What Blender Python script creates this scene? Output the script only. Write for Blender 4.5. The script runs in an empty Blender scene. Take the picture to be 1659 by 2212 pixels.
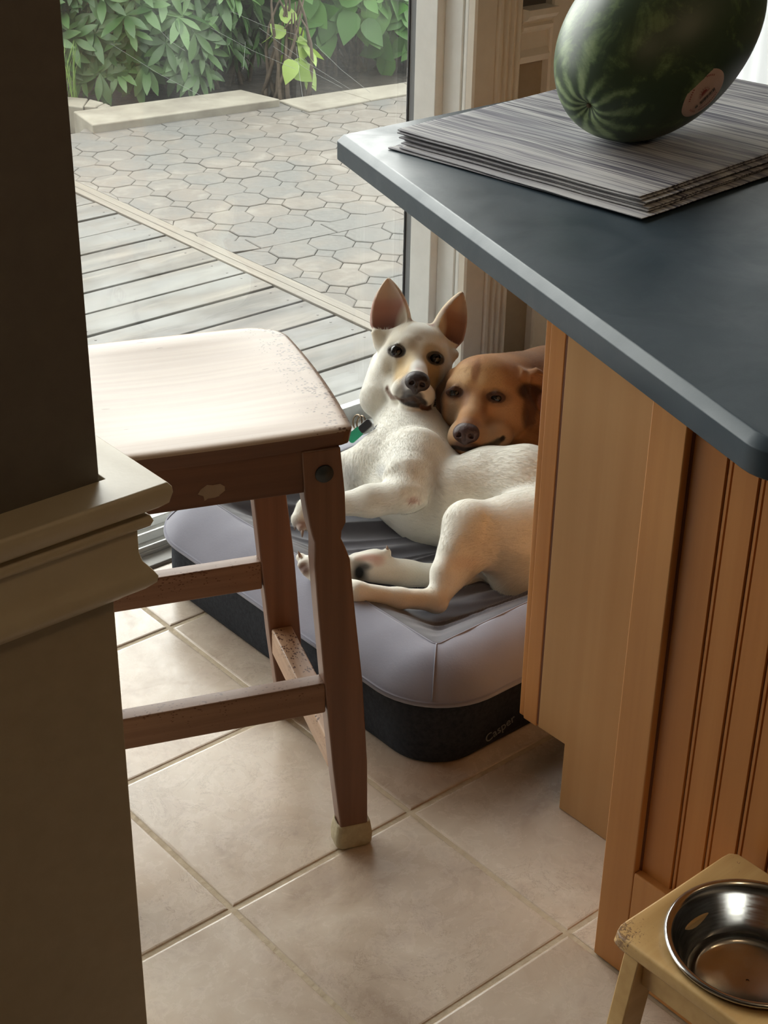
import bpy, bmesh, math, random
import numpy as np
from mathutils import Vector, Matrix, noise
random.seed(7)
SC = bpy.context.scene
COL = SC.collection

# ---------------------------------------------------------------- camera
F_PX, PITCH, YAW, ROLL = 3379.869, 0.50113232, -0.70990916, 0.01757629
CAM = np.array([-1.26437, -1.39666, 1.55523])
cp, sp, cy, sy = math.cos(PITCH), math.sin(PITCH), math.cos(YAW), math.sin(YAW)
FW = np.array([-cp*sy, cp*cy, -sp]); _r = np.array([cy, sy, 0.]); _u = np.cross(_r, FW)
RT = math.cos(ROLL)*_r + math.sin(ROLL)*_u
UP = -math.sin(ROLL)*_r + math.cos(ROLL)*_u
cam = bpy.data.cameras.new('camera'); camo = bpy.data.objects.new('camera', cam); COL.objects.link(camo)
M4 = Matrix(((RT[0], UP[0], -FW[0], CAM[0]), (RT[1], UP[1], -FW[1], CAM[1]), (RT[2], UP[2], -FW[2], CAM[2]), (0, 0, 0, 1)))
camo.matrix_world = M4
cam.sensor_fit = 'HORIZONTAL'; cam.sensor_width = 36.0; cam.lens = F_PX/1659*36.0
cam.clip_start = 0.02; cam.clip_end = 200
SC.camera = camo

def ray(x, y): return FW + (x-829.5)/F_PX*RT - (y-1106.)/F_PX*UP
def onz(x, y, z=0.0): d = ray(x, y); return Vector(CAM + (z-CAM[2])/d[2]*d)
def onx(x, y, X): d = ray(x, y); return Vector(CAM + (X-CAM[0])/d[0]*d)
def ony(x, y, Y): d = ray(x, y); return Vector(CAM + (Y-CAM[1])/d[1]*d)
def ond(x, y, D): d = ray(x, y); return Vector(CAM + D*d)          # D = depth along the view axis

# ---------------------------------------------------------------- light and exposure
w = bpy.data.worlds.new('overcast_sky'); SC.world = w; w.use_nodes = True
wt = w.node_tree; bg = wt.nodes['Background']
tc = wt.nodes.new('ShaderNodeTexCoord'); dp = wt.nodes.new('ShaderNodeVectorMath'); dp.operation = 'DOT_PRODUCT'
az, el = math.radians(52), math.radians(30)      # veiled sun behind thin cloud: the bright side of the overcast sky
dp.inputs[1].default_value = (math.cos(az)*math.cos(el), math.sin(az)*math.cos(el), math.sin(el))
wt.links.new(tc.outputs['Generated'], dp.inputs[0])
mx0 = wt.nodes.new('ShaderNodeMath'); mx0.operation = 'MAXIMUM'; mx0.inputs[1].default_value = 0; wt.links.new(dp.outputs['Value'], mx0.inputs[0])
pw = wt.nodes.new('ShaderNodeMath'); pw.operation = 'POWER'; pw.inputs[1].default_value = 2.4; wt.links.new(mx0.outputs[0], pw.inputs[0])
ma = wt.nodes.new('ShaderNodeMath'); ma.operation = 'MULTIPLY_ADD'; ma.inputs[1].default_value = 5.0; ma.inputs[2].default_value = 2.3; wt.links.new(pw.outputs[0], ma.inputs[0])
wt.links.new(ma.outputs[0], bg.inputs[1]); bg.inputs[0].default_value = (1.0, .985, .955, 1)

def area(name, loc, rot, sx_, sy_, power, col=(1, 1, 1)):
    l = bpy.data.lights.new(name, 'AREA'); l.shape = 'RECTANGLE'; l.size = sx_; l.size_y = sy_; l.energy = power; l.color = col
    o = bpy.data.objects.new(name, l); COL.objects.link(o); o.location = loc; o.rotation_euler = rot; return o
# openings of the patio door and the window, as light portals for the sky
p = area('door_portal', (-.65, 1.2, 1.05), (math.radians(90), 0, math.pi), 2.9, 2.1, 1); p.data.cycles.is_portal = True
p.rotation_euler = (math.radians(-90), 0, 0)
# warm ceiling lamps of the kitchen
def spot(name, loc, power, r=.05, col=(1, .72, .42)):
    l = bpy.data.lights.new(name, 'POINT'); l.energy = power; l.shadow_soft_size = r; l.color = col
    o = bpy.data.objects.new(name, l); COL.objects.link(o); o.location = loc; return o
spot('ceiling_lamp_light', (-.35, -1.7, 2.3), 4)
spot('ceiling_lamp_light', (1.0, -1.6, 2.3), 4)
vs = SC.view_settings; SC.display_settings.display_device = 'sRGB'
vs.view_transform = 'Standard'; vs.look = 'None'; vs.gamma = 1.0; vs.use_curve_mapping = False; vs.exposure = 0.78
SC.cycles.max_bounces = 10; SC.cycles.diffuse_bounces = 5; SC.cycles.transparent_max_bounces = 24
SC.cycles.use_denoising = True

# ---------------------------------------------------------------- materials
def mat(name, col=(.5, .5, .5), rough=.6, metal=0., spec=.5):
    m = bpy.data.materials.new(name); m.use_nodes = True
    b = m.node_tree.nodes['Principled BSDF']
    b.inputs['Base Color'].default_value = (*col, 1); b.inputs['Roughness'].default_value = rough
    b.inputs['Metallic'].default_value = metal; b.inputs['Specular IOR Level'].default_value = spec
    return m
class NB:
    def __init__(s, m): s.t = m.node_tree; s.b = s.t.nodes['Principled BSDF']
    def n(s, typ, **kw):
        x = s.t.nodes.new(typ)
        for k, v in kw.items():
            if k.startswith('i_'): x.inputs[k[2:].replace('_', ' ')].default_value = v
            else: setattr(x, k, v)
        return x
    def l(s, a, b): s.t.links.new(a, b)
    def coord(s, kind='Object', scale=(1, 1, 1), rot=(0, 0, 0)):
        t = s.n('ShaderNodeTexCoord'); m = s.n('ShaderNodeMapping'); m.inputs['Scale'].default_value = scale; m.inputs['Rotation'].default_value = rot
        s.l(t.outputs[kind], m.inputs[0]); return m.outputs[0]
    def noise(s, vec, scale=5, detail=4, rough=.5, dist=0):
        x = s.n('ShaderNodeTexNoise'); x.inputs['Scale'].default_value = scale; x.inputs['Detail'].default_value = detail
        x.inputs['Roughness'].default_value = rough; x.inputs['Distortion'].default_value = dist; s.l(vec, x.inputs['Vector']); return x.outputs[0]
    def ramp(s, fac, stops):
        r = s.n('ShaderNodeValToRGB'); e = r.color_ramp.elements
        while len(e) < len(stops): e.new(.5)
        for i, (p, c) in enumerate(stops):
            e[i].position = p; e[i].color = (*c, 1) if not isinstance(c, (int, float)) else (c, c, c, 1)
        s.l(fac, r.inputs[0]); return r.outputs[0]
    def mix(s, fac, a, b, mode='MIX'):
        x = s.n('ShaderNodeMix', data_type='RGBA', blend_type=mode)
        for inp, v in ((0, fac), (6, a), (7, b)):
            if hasattr(v, 'is_linked') or isinstance(v, bpy.types.NodeSocket): s.l(v, x.inputs[inp])
            elif isinstance(v, (int, float)): x.inputs[inp].default_value = v
            else: x.inputs[inp].default_value = (*v, 1)
        return x.outputs[2]
    def math(s, op, a, b=0., c=0.):
        x = s.n('ShaderNodeMath', operation=op)
        for i, v in enumerate((a, b, c)):
            if isinstance(v, bpy.types.NodeSocket): s.l(v, x.inputs[i])
            else: x.inputs[i].default_value = v
        return x.outputs[0]
    def attr(s, name): return s.n('ShaderNodeAttribute', attribute_name=name)
    def bump(s, h, strength=.2, dist=.01):
        x = s.n('ShaderNodeBump'); x.inputs['Strength'].default_value = strength; x.inputs['Distance'].default_value = dist
        s.l(h, x.inputs['Height']); s.l(x.outputs[0], s.b.inputs['Normal'])
    def base(s, c): s.l(c, s.b.inputs['Base Color'])
    def rough(s, c): s.l(c, s.b.inputs['Roughness'])

def noisy(name, c1, c2, scale=8, rough=.6, stretch=(1, 1, 1), bump=0., detail=5, dist=.01, spec=.5, rot=(0, 0, 0)):
    m = mat(name, c1, rough, spec=spec); n = NB(m); v = n.coord('Object', stretch, rot)
    f = n.noise(v, scale, detail, .6); n.base(n.ramp(f, ((.3, c1), (.7, c2))))
    if bump: n.bump(f, bump, dist)
    return m

def wood(name, c1, c2, c3, axis='Z', scale=14, rough=.4, bump=.08, spec=.5):
    """grain running along one axis"""
    m = mat(name, c1, rough, spec=spec); n = NB(m)
    st = {'X': (.06, 1, 1), 'Y': (1, .06, 1), 'Z': (1, 1, .06)}[axis]
    v = n.coord('Object', st); f = n.noise(v, scale, 6, .65, 1.2)
    g = n.noise(n.coord('Object', {'X': (.02, 1, 1), 'Y': (1, .02, 1), 'Z': (1, 1, .02)}[axis]), scale*7, 3, .5)
    base = n.ramp(f, ((.3, c1), (.52, c2), (.72, c3)))
    n.base(n.mix(.35, base, n.ramp(g, ((.35, c1), (.65, c3))), 'MIX')); n.bump(g, bump, .002)
    return m

# ---------------------------------------------------------------- mesh helpers
def new_obj(name, bm, m, parent=None, smooth=False, loc=None):
    me = bpy.data.meshes.new(name); bm.to_mesh(me); bm.free()
    o = bpy.data.objects.new(name, me); COL.objects.link(o)
    if m is not None:
        for x in (m if isinstance(m, (list, tuple)) else [m]): me.materials.append(x)
    if smooth:
        for p_ in me.polygons: p_.use_smooth = True
    if parent is not None: o.parent = parent
    if loc is not None: o.location = loc
    return o
def np_obj(name, verts, faces, m, parent=None, smooth=True):
    me = bpy.data.meshes.new(name); me.from_pydata([tuple(v) for v in verts], [], [tuple(f) for f in faces]); me.update()
    o = bpy.data.objects.new(name, me); COL.objects.link(o)
    for x in (m if isinstance(m, (list, tuple)) else [m]): me.materials.append(x)
    if smooth: me.polygons.foreach_set('use_smooth', [True]*len(me.polygons))
    if parent is not None: o.parent = parent
    return o
def bevel(o, wd=.003, seg=2, angle=35):
    b = o.modifiers.new('bevel', 'BEVEL'); b.width = wd; b.segments = seg; b.limit_method = 'ANGLE'; b.angle_limit = math.radians(angle)
    for p_ in o.data.polygons: p_.use_smooth = True
    b.harden_normals = False
    wn = o.modifiers.new('wn', 'WEIGHTED_NORMAL'); wn.keep_sharp = True
    return o
def box(bm, x0, x1, y0, y1, z0, z1, mi=0):
    vs_ = [bm.verts.new((x, y, z)) for z in (z0, z1) for y in (y0, y1) for x in (x0, x1)]
    out = []
    for f in ((0, 2, 3, 1), (4, 5, 7, 6), (0, 1, 5, 4), (2, 6, 7, 3), (0, 4, 6, 2), (1, 3, 7, 5)):
        q = bm.faces.new([vs_[i] for i in f]); q.material_index = mi; out.append(q)
    return vs_
def prism(bm, pts, z0, z1):
    """pts counter-clockwise (x, y)"""
    a = [bm.verts.new((x, y, z0)) for x, y in pts]; b = [bm.verts.new((x, y, z1)) for x, y in pts]; n = len(pts)
    bm.faces.new(a[::-1]); bm.faces.new(b)
    for i in range(n): bm.faces.new((a[i], a[(i+1) % n], b[(i+1) % n], b[i]))
def frustum(bm, lo, hi):
    """lo, hi: lists of 3D points in matching order; closes both ends"""
    a = [bm.verts.new(p_) for p_ in lo]; b = [bm.verts.new(p_) for p_ in hi]; n = len(lo)
    bm.faces.new(a[::-1]); bm.faces.new(b)
    for i in range(n): bm.faces.new((a[i], a[(i+1) % n], b[(i+1) % n], b[i]))
def loft(bm, rings, cap=True, closed=True):
    R = [[bm.verts.new(p_) for p_ in r] for r in rings]; n = len(R[0])
    for a, b in zip(R[:-1], R[1:]):
        for i in range(n if closed else n-1): bm.faces.new((a[i], a[(i+1) % n], b[(i+1) % n], b[i]))
    if cap: bm.faces.new(R[0][::-1]); bm.faces.new(R[-1])
    return R
def tube(bm, pts, rad, seg=8, cap=True):
    pts = [Vector(p_) for p_ in pts]; rings = []
    nrm = None
    for i, p_ in enumerate(pts):
        t = (pts[min(i+1, len(pts)-1)]-pts[max(i-1, 0)]).normalized()
        if nrm is None: nrm = t.orthogonal().normalized()
        nrm = (nrm-t*nrm.dot(t)).normalized(); bn = t.cross(nrm)
        r = rad[i] if isinstance(rad, (list, tuple)) else rad
        rings.append([p_+nrm*(r*math.cos(2*math.pi*k/seg))+bn*(r*math.sin(2*math.pi*k/seg)) for k in range(seg)])
    loft(bm, rings, cap)
def tag(o, label=None, cat=None, group=None, kind=None):
    if label: o['label'] = label
    if cat: o['category'] = cat
    if group: o['group'] = group
    if kind: o['kind'] = kind
    return o
def empty(name, loc=(0, 0, 0), rz=0):
    o = bpy.data.objects.new(name, None); COL.objects.link(o); o.location = loc; o.rotation_euler = (0, 0, rz); o.empty_display_size = .1; return o
def struct(o): o['kind'] = 'structure'; return o
# ================================================================ setting
def tile_floor():
    m = mat('floor_tile', (.5, .4, .32), .35); n = NB(m)
    v = n.coord('Object', (1, 1, 1)); a = n.attr('tone')
    vv = n.n('ShaderNodeVectorMath', operation='ADD'); n.l(v, vv.inputs[0]); n.l(a.outputs['Vector'], vv.inputs[1]); v = vv.outputs[0]
    f = n.noise(v, 5, 8, .62, .6); f2 = n.noise(v, 26, 6, .7, .4); f3 = n.noise(v, 2.2, 3, .5)
    c = n.ramp(f, ((.30, (.38, .28, .205)), (.45, (.56, .45, .35)), (.62, (.66, .56, .455)), (.8, (.71, .63, .53))))
    c = n.mix(n.ramp(f2, ((.52, 0.), (.75, .5))), c, (.36, .255, .19)); c = n.mix(n.ramp(f3, ((.4, 0.), (.7, .3))), c, (.56, .50, .44))
    vo = n.n('ShaderNodeTexNoise'); vo.inputs['Scale'].default_value = 9; vo.inputs['Detail'].default_value = 9; vo.inputs['Roughness'].default_value = .75; vo.inputs['Distortion'].default_value = 1.5
    n.l(v, vo.inputs['Vector'])
    vein = n.math('LESS_THAN', n.math('ABSOLUTE', n.math('SUBTRACT', vo.outputs[0], .5)), .006)
    c = n.mix(n.math('MULTIPLY', n.math('MULTIPLY', vein, n.ramp(n.noise(v, 3, 2), ((.52, 0.), (.6, 1.)))), .45), c, (.26, .17, .12))
    n.base(c); n.rough(n.ramp(f2, ((.3, .17), (.7, .36)))); n.bump(f, .25, .0014)
    g = noisy('grout', (.46, .37, .255), (.56, .46, .33), 60, .8, bump=.3)
    S = 1/3
    bm = bmesh.new(); box(bm, -3.2, 3.2, -4.2, .95, -.03, -.0018, 1)
    lay = None; tones = []
    for i in range(-10, 10):
        for j in range(-13, 3):
            x0, x1, y0, y1 = i*S, (i+1)*S, j*S, min((j+1)*S, .86)
            if y1-y0 < .05: continue
            gp = .0042; x0 += gp; x1 -= gp; y0 += gp; y1 -= gp if y1 < .85 else 0
            b = .004; z = random.uniform(-.0006, .0006); t = len(bm.verts)
            rings = []
            for ins, zz in ((0, -.006), (0, -.0014), (b*.35, -.0004), (b, 0)):
                rings.append([(x0+ins, y0+ins, zz+z), (x1-ins, y0+ins, zz+z), (x1-ins, y1-ins, zz+z), (x0+ins, y1-ins, zz+z)])
            R = [[bm.verts.new(p_) for p_ in r] for r in rings]
            for a_, b_ in zip(R[:-1], R[1:]):
                for k in range(4): bm.faces.new((a_[k], a_[(k+1) % 4], b_[(k+1) % 4], b_[k]))
            bm.faces.new(R[-1]); tones += [(len(bm.verts)-16, len(bm.verts), random.uniform(-9, 9))]
    o = new_obj('floor', bm, [m, g]); at = o.data.attributes.new('tone', 'FLOAT_VECTOR', 'POINT'); arr = np.zeros((len(o.data.vertices), 3))
    for a_, b_, t in tones: arr[a_:b_] = (t, t*.7, t*1.3)
    at.data.foreach_set('vector', arr.ravel()); struct(o)
tile_floor()

M_dark = noisy('dark_wall_paint', (.12, .10, .083), (.14, .118, .098), 40, .55, bump=.05)
M_taupe = noisy('taupe_wall_paint', (.34, .275, .185), (.37, .30, .205), 40, .6, bump=.05)
M_trim = noisy('cream_trim_paint', (.50, .42, .29), (.54, .46, .325), 30, .42, bump=.04)
M_white = noisy('white_door_paint', (.80, .80, .76), (.86, .86, .82), 20, .35, bump=.03)
M_trim_lit = noisy('lit_trim_paint', (.70, .64, .54), (.75, .69, .59), 30, .35, bump=.04)  # brighter copy of the cream trim: stronger light near the door put into the colour
M_ceil = noisy('ceiling_paint', (.42, .40, .36), (.46, .43, .39), 20, .8)
M_darkwall = M_dark

RAIL = .9
def wall(name, x0, x1, y0, y1, z0=0, z1=2.5, parent=None):
    """dark above the chair rail, taupe below"""
    bm = bmesh.new()
    if z0 < RAIL < z1:
        box(bm, x0, x1, y0, y1, z0, RAIL-.05, 1); box(bm, x0, x1, y0, y1, RAIL-.05, z1, 0)
    else: box(bm, x0, x1, y0, y1, z0, z1, 0 if z0 >= RAIL else 1)
    return struct(new_obj(name, bm, [M_dark, M_taupe], parent))
# window wall: piece left of the patio door, piece between the doors, header
bm = bmesh.new()
for a, b, z0, z1, mi in ((-3.2, -2.25, 0, RAIL, 1), (-3.2, -2.25, RAIL, 2.5, 0), (.975, 1.30, 0, RAIL, 1), (.975, 1.30, RAIL, 2.5, 0), (2.75, 3.2, 0, 2.5, 0), (-2.25, .975, 2.12, 2.5, 0), (1.30, 2.75, 2.12, 2.5, 0)):
    box(bm, a, b, .95, 1.13, z0, z1, mi)
struct(new_obj('wall_window', bm, [M_dark, M_taupe]))
wall('wall_right', 3.2, 3.3, -4.2, 1.13); wall('wall_left', -3.3, -3.2, -4.2, 1.13); wall('wall_back', -3.3, 3.3, -4.3, -4.2)
bm = bmesh.new(); box(bm, -3.3, 3.3, -4.3, 1.13, 2.5, 2.6); struct(new_obj('ceiling', bm, M_ceil))

# fluted casings between the two doors (face towards the room)
def fluted(name, x0, x1, z0, z1, y=.95, depth=.022, mirror=False):
    """profile across the casing: flat backband then flutes"""
    W = x1-x0
    prof = [(0, 0), (0, .8), (.03, 1.0), (.42, 1.0), (.45, .75), (.47, .75), (.50, 1.05), (.56, 1.05)]
    for k in range(3):
        c = .56+.13*k
        prof += [(c+.01, 1.0), (c+.035, .62), (c+.065, .5), (c+.095, .62), (c+.12, 1.0)]
    prof += [(.97, 1.0), (1, .85), (1, 0)]
    if mirror: prof = [(1-a, b) for a, b in prof][::-1]
    bm = bmesh.new(); loft(bm, [[(x0+a*W, y-b*depth, z) for a, b in prof] for z in (z0, z1)], True)
    bmesh.ops.recalc_face_normals(bm, faces=bm.faces)
    return struct(new_obj(name, bm, M_trim_lit))
fluted('trim_1', .953, 1.086, 0, 2.2)
fluted('trim_2', 1.172, 1.300, 0, 2.2)
# chair rail piece and moulding between the casings
RPROF = [(0, -.115), (.016, -.112), (.020, -.098), (.012, -.085), (.010, -.052), (.016, -.048), (.024, -.044), (.026, -.036), (.020, -.031), (.022, -.026), (.034, -.020), (.040, -.012), (.040, 0), (0, 0)]
def rail(name, p0, p1, outn, z=RAIL, prof=RPROF, ext0=0, ext1=0, s=1.0, obj=True, m=None):
    """moulding from p0 to p1, outn = outward direction; ext = mitre growth per unit of depth"""
    p0 = Vector((*p0, 0)); p1 = Vector((*p1, 0)); d = (p1-p0).normalized(); n_ = Vector((*outn, 0))
    bm = bmesh.new()
    loft(bm, [[p0+n_*(a*s)-d*(a*s*ext0)+Vector((0, 0, z+b*s)) for a, b in prof], [p1+n_*(a*s)+d*(a*s*ext1)+Vector((0, 0, z+b*s)) for a, b in prof]], True)
    bmesh.ops.recalc_face_normals(bm, faces=bm.faces)
    return struct(new_obj(name, bm, m or M_trim))
rail('trim_3', (1.086, .95), (1.172, .95), (0, -1), z=.925, m=M_trim_lit)

# patio door: jamb boards, fixed stile, gasket, glass, sill
def door_glass():
    g = bpy.data.materials.new('door_glass'); g.use_nodes = True; t = g.node_tree; t.nodes.clear()
    out = t.nodes.new('ShaderNodeOutputMaterial'); tr = t.nodes.new('ShaderNodeBsdfTransparent'); gl = t.nodes.new('ShaderNodeBsdfGlossy'); df = t.nodes.new('ShaderNodeBsdfTranslucent')
    fr = t.nodes.new('ShaderNodeFresnel'); fr.inputs[0].default_value = 1.35
    m1 = t.nodes.new('ShaderNodeMixShader'); m2 = t.nodes.new('ShaderNodeMixShader')
    gl.inputs['Roughness'].default_value = .01; tr.inputs[0].default_value = (.95, .97, .96, 1); df.inputs[0].default_value = (.8, .82, .8, 1)
    tc_ = t.nodes.new('ShaderNodeTexCoord'); mp = t.nodes.new('ShaderNodeMapping'); mp.inputs['Scale'].default_value = (3, 3, 1.2); mp.inputs['Rotation'].default_value = (0, .5, 0)
    nz = t.nodes.new('ShaderNodeTexNoise'); nz.inputs['Scale'].default_value = 2.2; nz.inputs['Detail'].default_value = 5; rp = t.nodes.new('ShaderNodeMapRange')
    rp.inputs[1].default_value = .35; rp.inputs[2].default_value = .75; rp.inputs[3].default_value = .003; rp.inputs[4].default_value = .022
    t.links.new(tc_.outputs['Object'], mp.inputs[0]); t.links.new(mp.outputs[0], nz.inputs['Vector']); t.links.new(nz.outputs[0], rp.inputs[0])
    t.links.new(fr.outputs[0], m1.inputs[0]); t.links.new(tr.outputs[0], m1.inputs[1]); t.links.new(gl.outputs[0], m1.inputs[2])
    t.links.new(rp.outputs[0], m2.inputs[0]); t.links.new(m1.outputs[0], m2.inputs[1]); t.links.new(df.outputs[0], m2.inputs[2]); t.links.new(m2.outputs[0], out.inputs[0])
    return g
M_glass = door_glass(); M_gasket = mat('grey_gasket', (.22, .23, .24), .5); M_black = mat('black_rubber', (.02, .02, .022), .6)
M_alu = noisy('white_sill', (.74, .76, .75), (.82, .83, .82), 30, .3)
M_thr = noisy('grey_threshold', (.30, .29, .27), (.38, .36, .33), 25, .45, stretch=(.2, 1, 1), bump=.1)
door = struct(empty('door_1', (0, 1.06, 0)))
def dpart(name, boxes, m, bev=.002, parent=door):
    bm = bmesh.new()
    for b in boxes: box(bm, b[0], b[1], b[2]-1.06, b[3]-1.06, b[4], b[5])
    o = new_obj(name, bm, m, parent); bevel(o, bev, 2) if bev else None; return o
dpart('jamb', [(.953, .975, .950, .9605, 0, 2.12), (.953, .975, .9665, 1.020, 0, 2.12), (.957, .975, .9605, .9665, 0, 2.12)], M_white)
dpart('stile', [(.933, .975, 1.020, 1.088, .04, 2.12)], M_white, .003)
dpart('gasket', [(.936, .975, 1.088, 1.107, .04, 2.12)], M_gasket, .001)
dpart('glass_seal', [(.934, .975, 1.107, 1.1115, .04, 2.12)], M_black, 0)
dpart('glass', [(-2.2, .938, 1.112, 1.117, .05, 2.1)], M_glass, 0)
dpart('head', [(-2.25, .975, .95, 1.13, 2.08, 2.12)], M_white)
dpart('jamb', [(-2.25, -2.2, .95, 1.13, 0, 2.12)], M_white)
dpart('sill', [(-2.25, .975, .905, 1.13, -.02, .012), (-2.2, .953, .907, .913, .012, .022), (-2.2, .953, .940, .947, .012, .030), (-2.2, .953, .985, .992, .012, .030), (-2.2, .953, 1.055, 1.08, .012, .026), (-2.2, .953, 1.108, 1.13, .012, .055)], M_alu, .0015)
dpart('threshold', [(-2.25, .955, .862, .905, -.02, .006)], M_thr, .004)
struct(rail('trim_4', (-2.25, .95), (-2.4, .95), (0, -1), z=2.2))
# second glazed door with a sheer curtain, right of the corner pier
M_curt = bpy.data.materials.new('sheer_curtain'); M_curt.use_nodes = True
t_ = M_curt.node_tree; t_.nodes.clear(); o_ = t_.nodes.new('ShaderNodeOutputMaterial'); a_ = t_.nodes.new('ShaderNodeBsdfTranslucent'); b_ = t_.nodes.new('ShaderNodeBsdfTransparent'); c_ = t_.nodes.new('ShaderNodeMixShader')
a_.inputs[0].default_value = (.92, .93, .95, 1); b_.inputs[0].default_value = (1, 1, 1, 1); c_.inputs[0].default_value = .55
t_.links.new(b_.outputs[0], c_.inputs[1]); t_.links.new(a_.outputs[0], c_.inputs[2]); t_.links.new(c_.outputs[0], o_.inputs[0])
d2 = struct(empty('window_2', (2.0, 1.06, 0)))
def dpart2(name, boxes, m, bev=.002):
    bm = bmesh.new()
    for b in boxes: box(bm, b[0]-2.0, b[1]-2.0, b[2]-1.06, b[3]-1.06, b[4], b[5])
    o = new_obj(name, bm, m, d2); bevel(o, bev, 2) if bev else None; return o
dpart2('window_frame', [(1.30, 1.36, .96, 1.12, 0, 2.12), (2.69, 2.75, .96, 1.12, 0, 2.12), (1.36, 2.69, .96, 1.12, 2.06, 2.12), (1.36, 2.69, .96, 1.12, 0, .12)], M_white)
dpart2('glass', [(1.36, 2.69, 1.09, 1.095, .12, 2.06)], M_glass, 0)
bm = bmesh.new(); N = 240
rr = [[(-.64+1.33*k/N, -.055+.012*math.sin(k*.55)+.006*math.sin(k*.23+1), z) for k in range(N+1)] for z in (.14, 1.0, 2.05)]
R = [[bm.verts.new(p_) for p_ in r] for r in rr]
for a, b in zip(R[:-1], R[1:]):
    for i in range(N): bm.faces.new((a[i], a[i+1], b[i+1], b[i]))
new_obj('curtain', bm, M_curt, d2, True)

# partition between the rooms, with its chair rail (left foreground)
PX, PY = -.650, -.300
bm = bmesh.new(); box(bm, -2.4, PX, PY, -.15, 0, RAIL-.05, 1); box(bm, -2.4, PX-.005, PY, -.15, RAIL-.05, 2.5, 0)
o = struct(new_obj('wall_partition', bm, [M_dark, M_taupe])); bevel(o, .002, 2)
PP = [(0, -.128), (.003, -.126), (.010, -.120), (.022, -.112), (.030, -.104), (.031, -.098), (.027, -.091), (.021, -.083), (.019, -.074), (.019, -.050), (.022, -.048), (.028, -.045), (.030, -.040), (.028, -.035), (.022, -.032), (.024, -.0295), (.034, -.026), (.041, -.020), (.0435, -.010), (.043, -.004), (.040, 0), (0, 0)]
def wrap(name, pts, outs, z, prof, m):
    """moulding that turns the corners: pts = polyline on the wall, outs = mitred outward vectors at each point"""
    bm = bmesh.new()
    loft(bm, [[Vector((p_[0]+q[0]*a, p_[1]+q[1]*a, z+b)) for a, b in prof] for p_, q in zip(pts, outs)], True)
    bmesh.ops.recalc_face_normals(bm, faces=bm.faces); return struct(new_obj(name, bm, m))
o = wrap('trim_5', [(-2.4, PY), (PX, PY), (PX, -.15), (-2.4, -.15)], [(0, -1), (1, -1), (1, 1), (0, 1)], RAIL+.009, PP, M_trim); bevel(o, .001, 1, 50)

# outdoor deck, edging, paved patio, soil
def wood_deck():
    m = mat('weathered_deck', (.4, .38, .34), .75); n = NB(m); a = n.attr('tone'); v = n.coord('Object', (.12, 1, 1))
    vv = n.n('ShaderNodeVectorMath', operation='ADD'); n.l(v, vv.inputs[0]); n.l(a.outputs['Vector'], vv.inputs[1])
    f = n.noise(vv.outputs[0], 16, 8, .65, .8); f2 = n.noise(n.coord('Object', (1, 1.6, 1)), 3.2, 4, .6)
    c = n.ramp(f, ((.3, (.026, .023, .019)), (.5, (.064, .055, .045)), (.7, (.118, .103, .084))))
    c = n.mix(n.ramp(f2, ((.40, 0.), (.60, .7))), c, (.046, .046, .041)); n.base(c); n.bump(f, .3, .004); n.rough(n.ramp(f2, ((.4, .75), (.65, .5)))); return m
M_deck = wood_deck()
bm = bmesh.new(); P = .1478; tones = []; y = 1.16; k = 0
while 1.919+(k)*P > 1.3: k -= 1
screws = bmesh.new()
for q in range(k, 15):
    y0 = 1.919+q*P; y1 = y0+P-.007
    t0 = len(bm.verts); z = -.12+random.uniform(-.002, .002)
    vs_ = [(x, yy, zz) for x, yy, zz in ()]
    box(bm, -2.6, 1.385, y0+.0035, y1, z-.03, z); tones.append((t0, len(bm.verts), random.uniform(-9, 9)))
    for yy in (y0+.03, y1-.03):
        for xx in (1.345, .75, .15, -.45):
            bmesh.ops.create_cone(screws, cap_ends=True, segments=8, radius1=.0035, radius2=.0035, depth=.002, matrix=Matrix.Translation((xx+random.uniform(-.01, .01), yy, z)))
o = new_obj('deck', bm, M_deck); at = o.data.attributes.new('tone', 'FLOAT_VECTOR', 'POINT'); arr = np.zeros((len(o.data.vertices), 3))
for a, b, t in tones: arr[a:b] = (t, t, t*.6)
at.data.foreach_set('vector', arr.ravel()); bevel(o, .003, 2); struct(o)
new_obj('deck_screws', screws, mat('rusty_screw', (.05, .04, .035), .6), o); 
M_strip = wood('edging_board', (.07, .057, .042), (.10, .085, .064), (.135, .115, .088), 'Y', 30, .7, .2)
bm = bmesh.new(); box(bm, 1.388, 1.418, 1.0, 4.0, -.3, -.116); box(bm, 1.424, 1.442, 1.0, 4.0, -.3, -.119); box(bm, 1.445, 1.475, 1.0, 4.0, -.3, -.128)
o = struct(new_obj('deck_edging', bm, M_strip)); bevel(o, .002, 2)
def pavers():
    m = mat('concrete_paver', (.4, .4, .38), .85); n = NB(m); a = n.attr('tone'); v = n.coord('Object')
    vv = n.n('ShaderNodeVectorMath', operation='ADD'); n.l(v, vv.inputs[0]); n.l(a.outputs['Vector'], vv.inputs[1])
    f = n.noise(vv.outputs[0], 60, 6, .7); f2 = n.noise(n.coord('Object', (1, 1, 1)), 2.6, 5, .6, .5); f3 = n.noise(vv.outputs[0], 9, 4, .6, 1.)
    c = n.ramp(f, ((.3, (.060, .059, .055)), (.7, (.092, .089, .082))))
    c = n.mix(n.ramp(f2, ((.40, 0.), (.58, .8))), c, (.098, .082, .066)); c = n.mix(n.ramp(n.math('MULTIPLY', f3, f2), ((.27, 0.), (.38, .45))), c, (.16, .15, .13))
    n.base(c); n.bump(f, .4, .003); return m
M_pav = pavers()
M_flag = noisy('pale_flagstone', (.12, .105, .082), (.22, .205, .165), 7, .85, bump=.3, detail=8)
M_soil = noisy('dark_soil', (.012, .009, .006), (.03, .022, .014), 18, .95, bump=.6, dist=.03)
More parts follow.
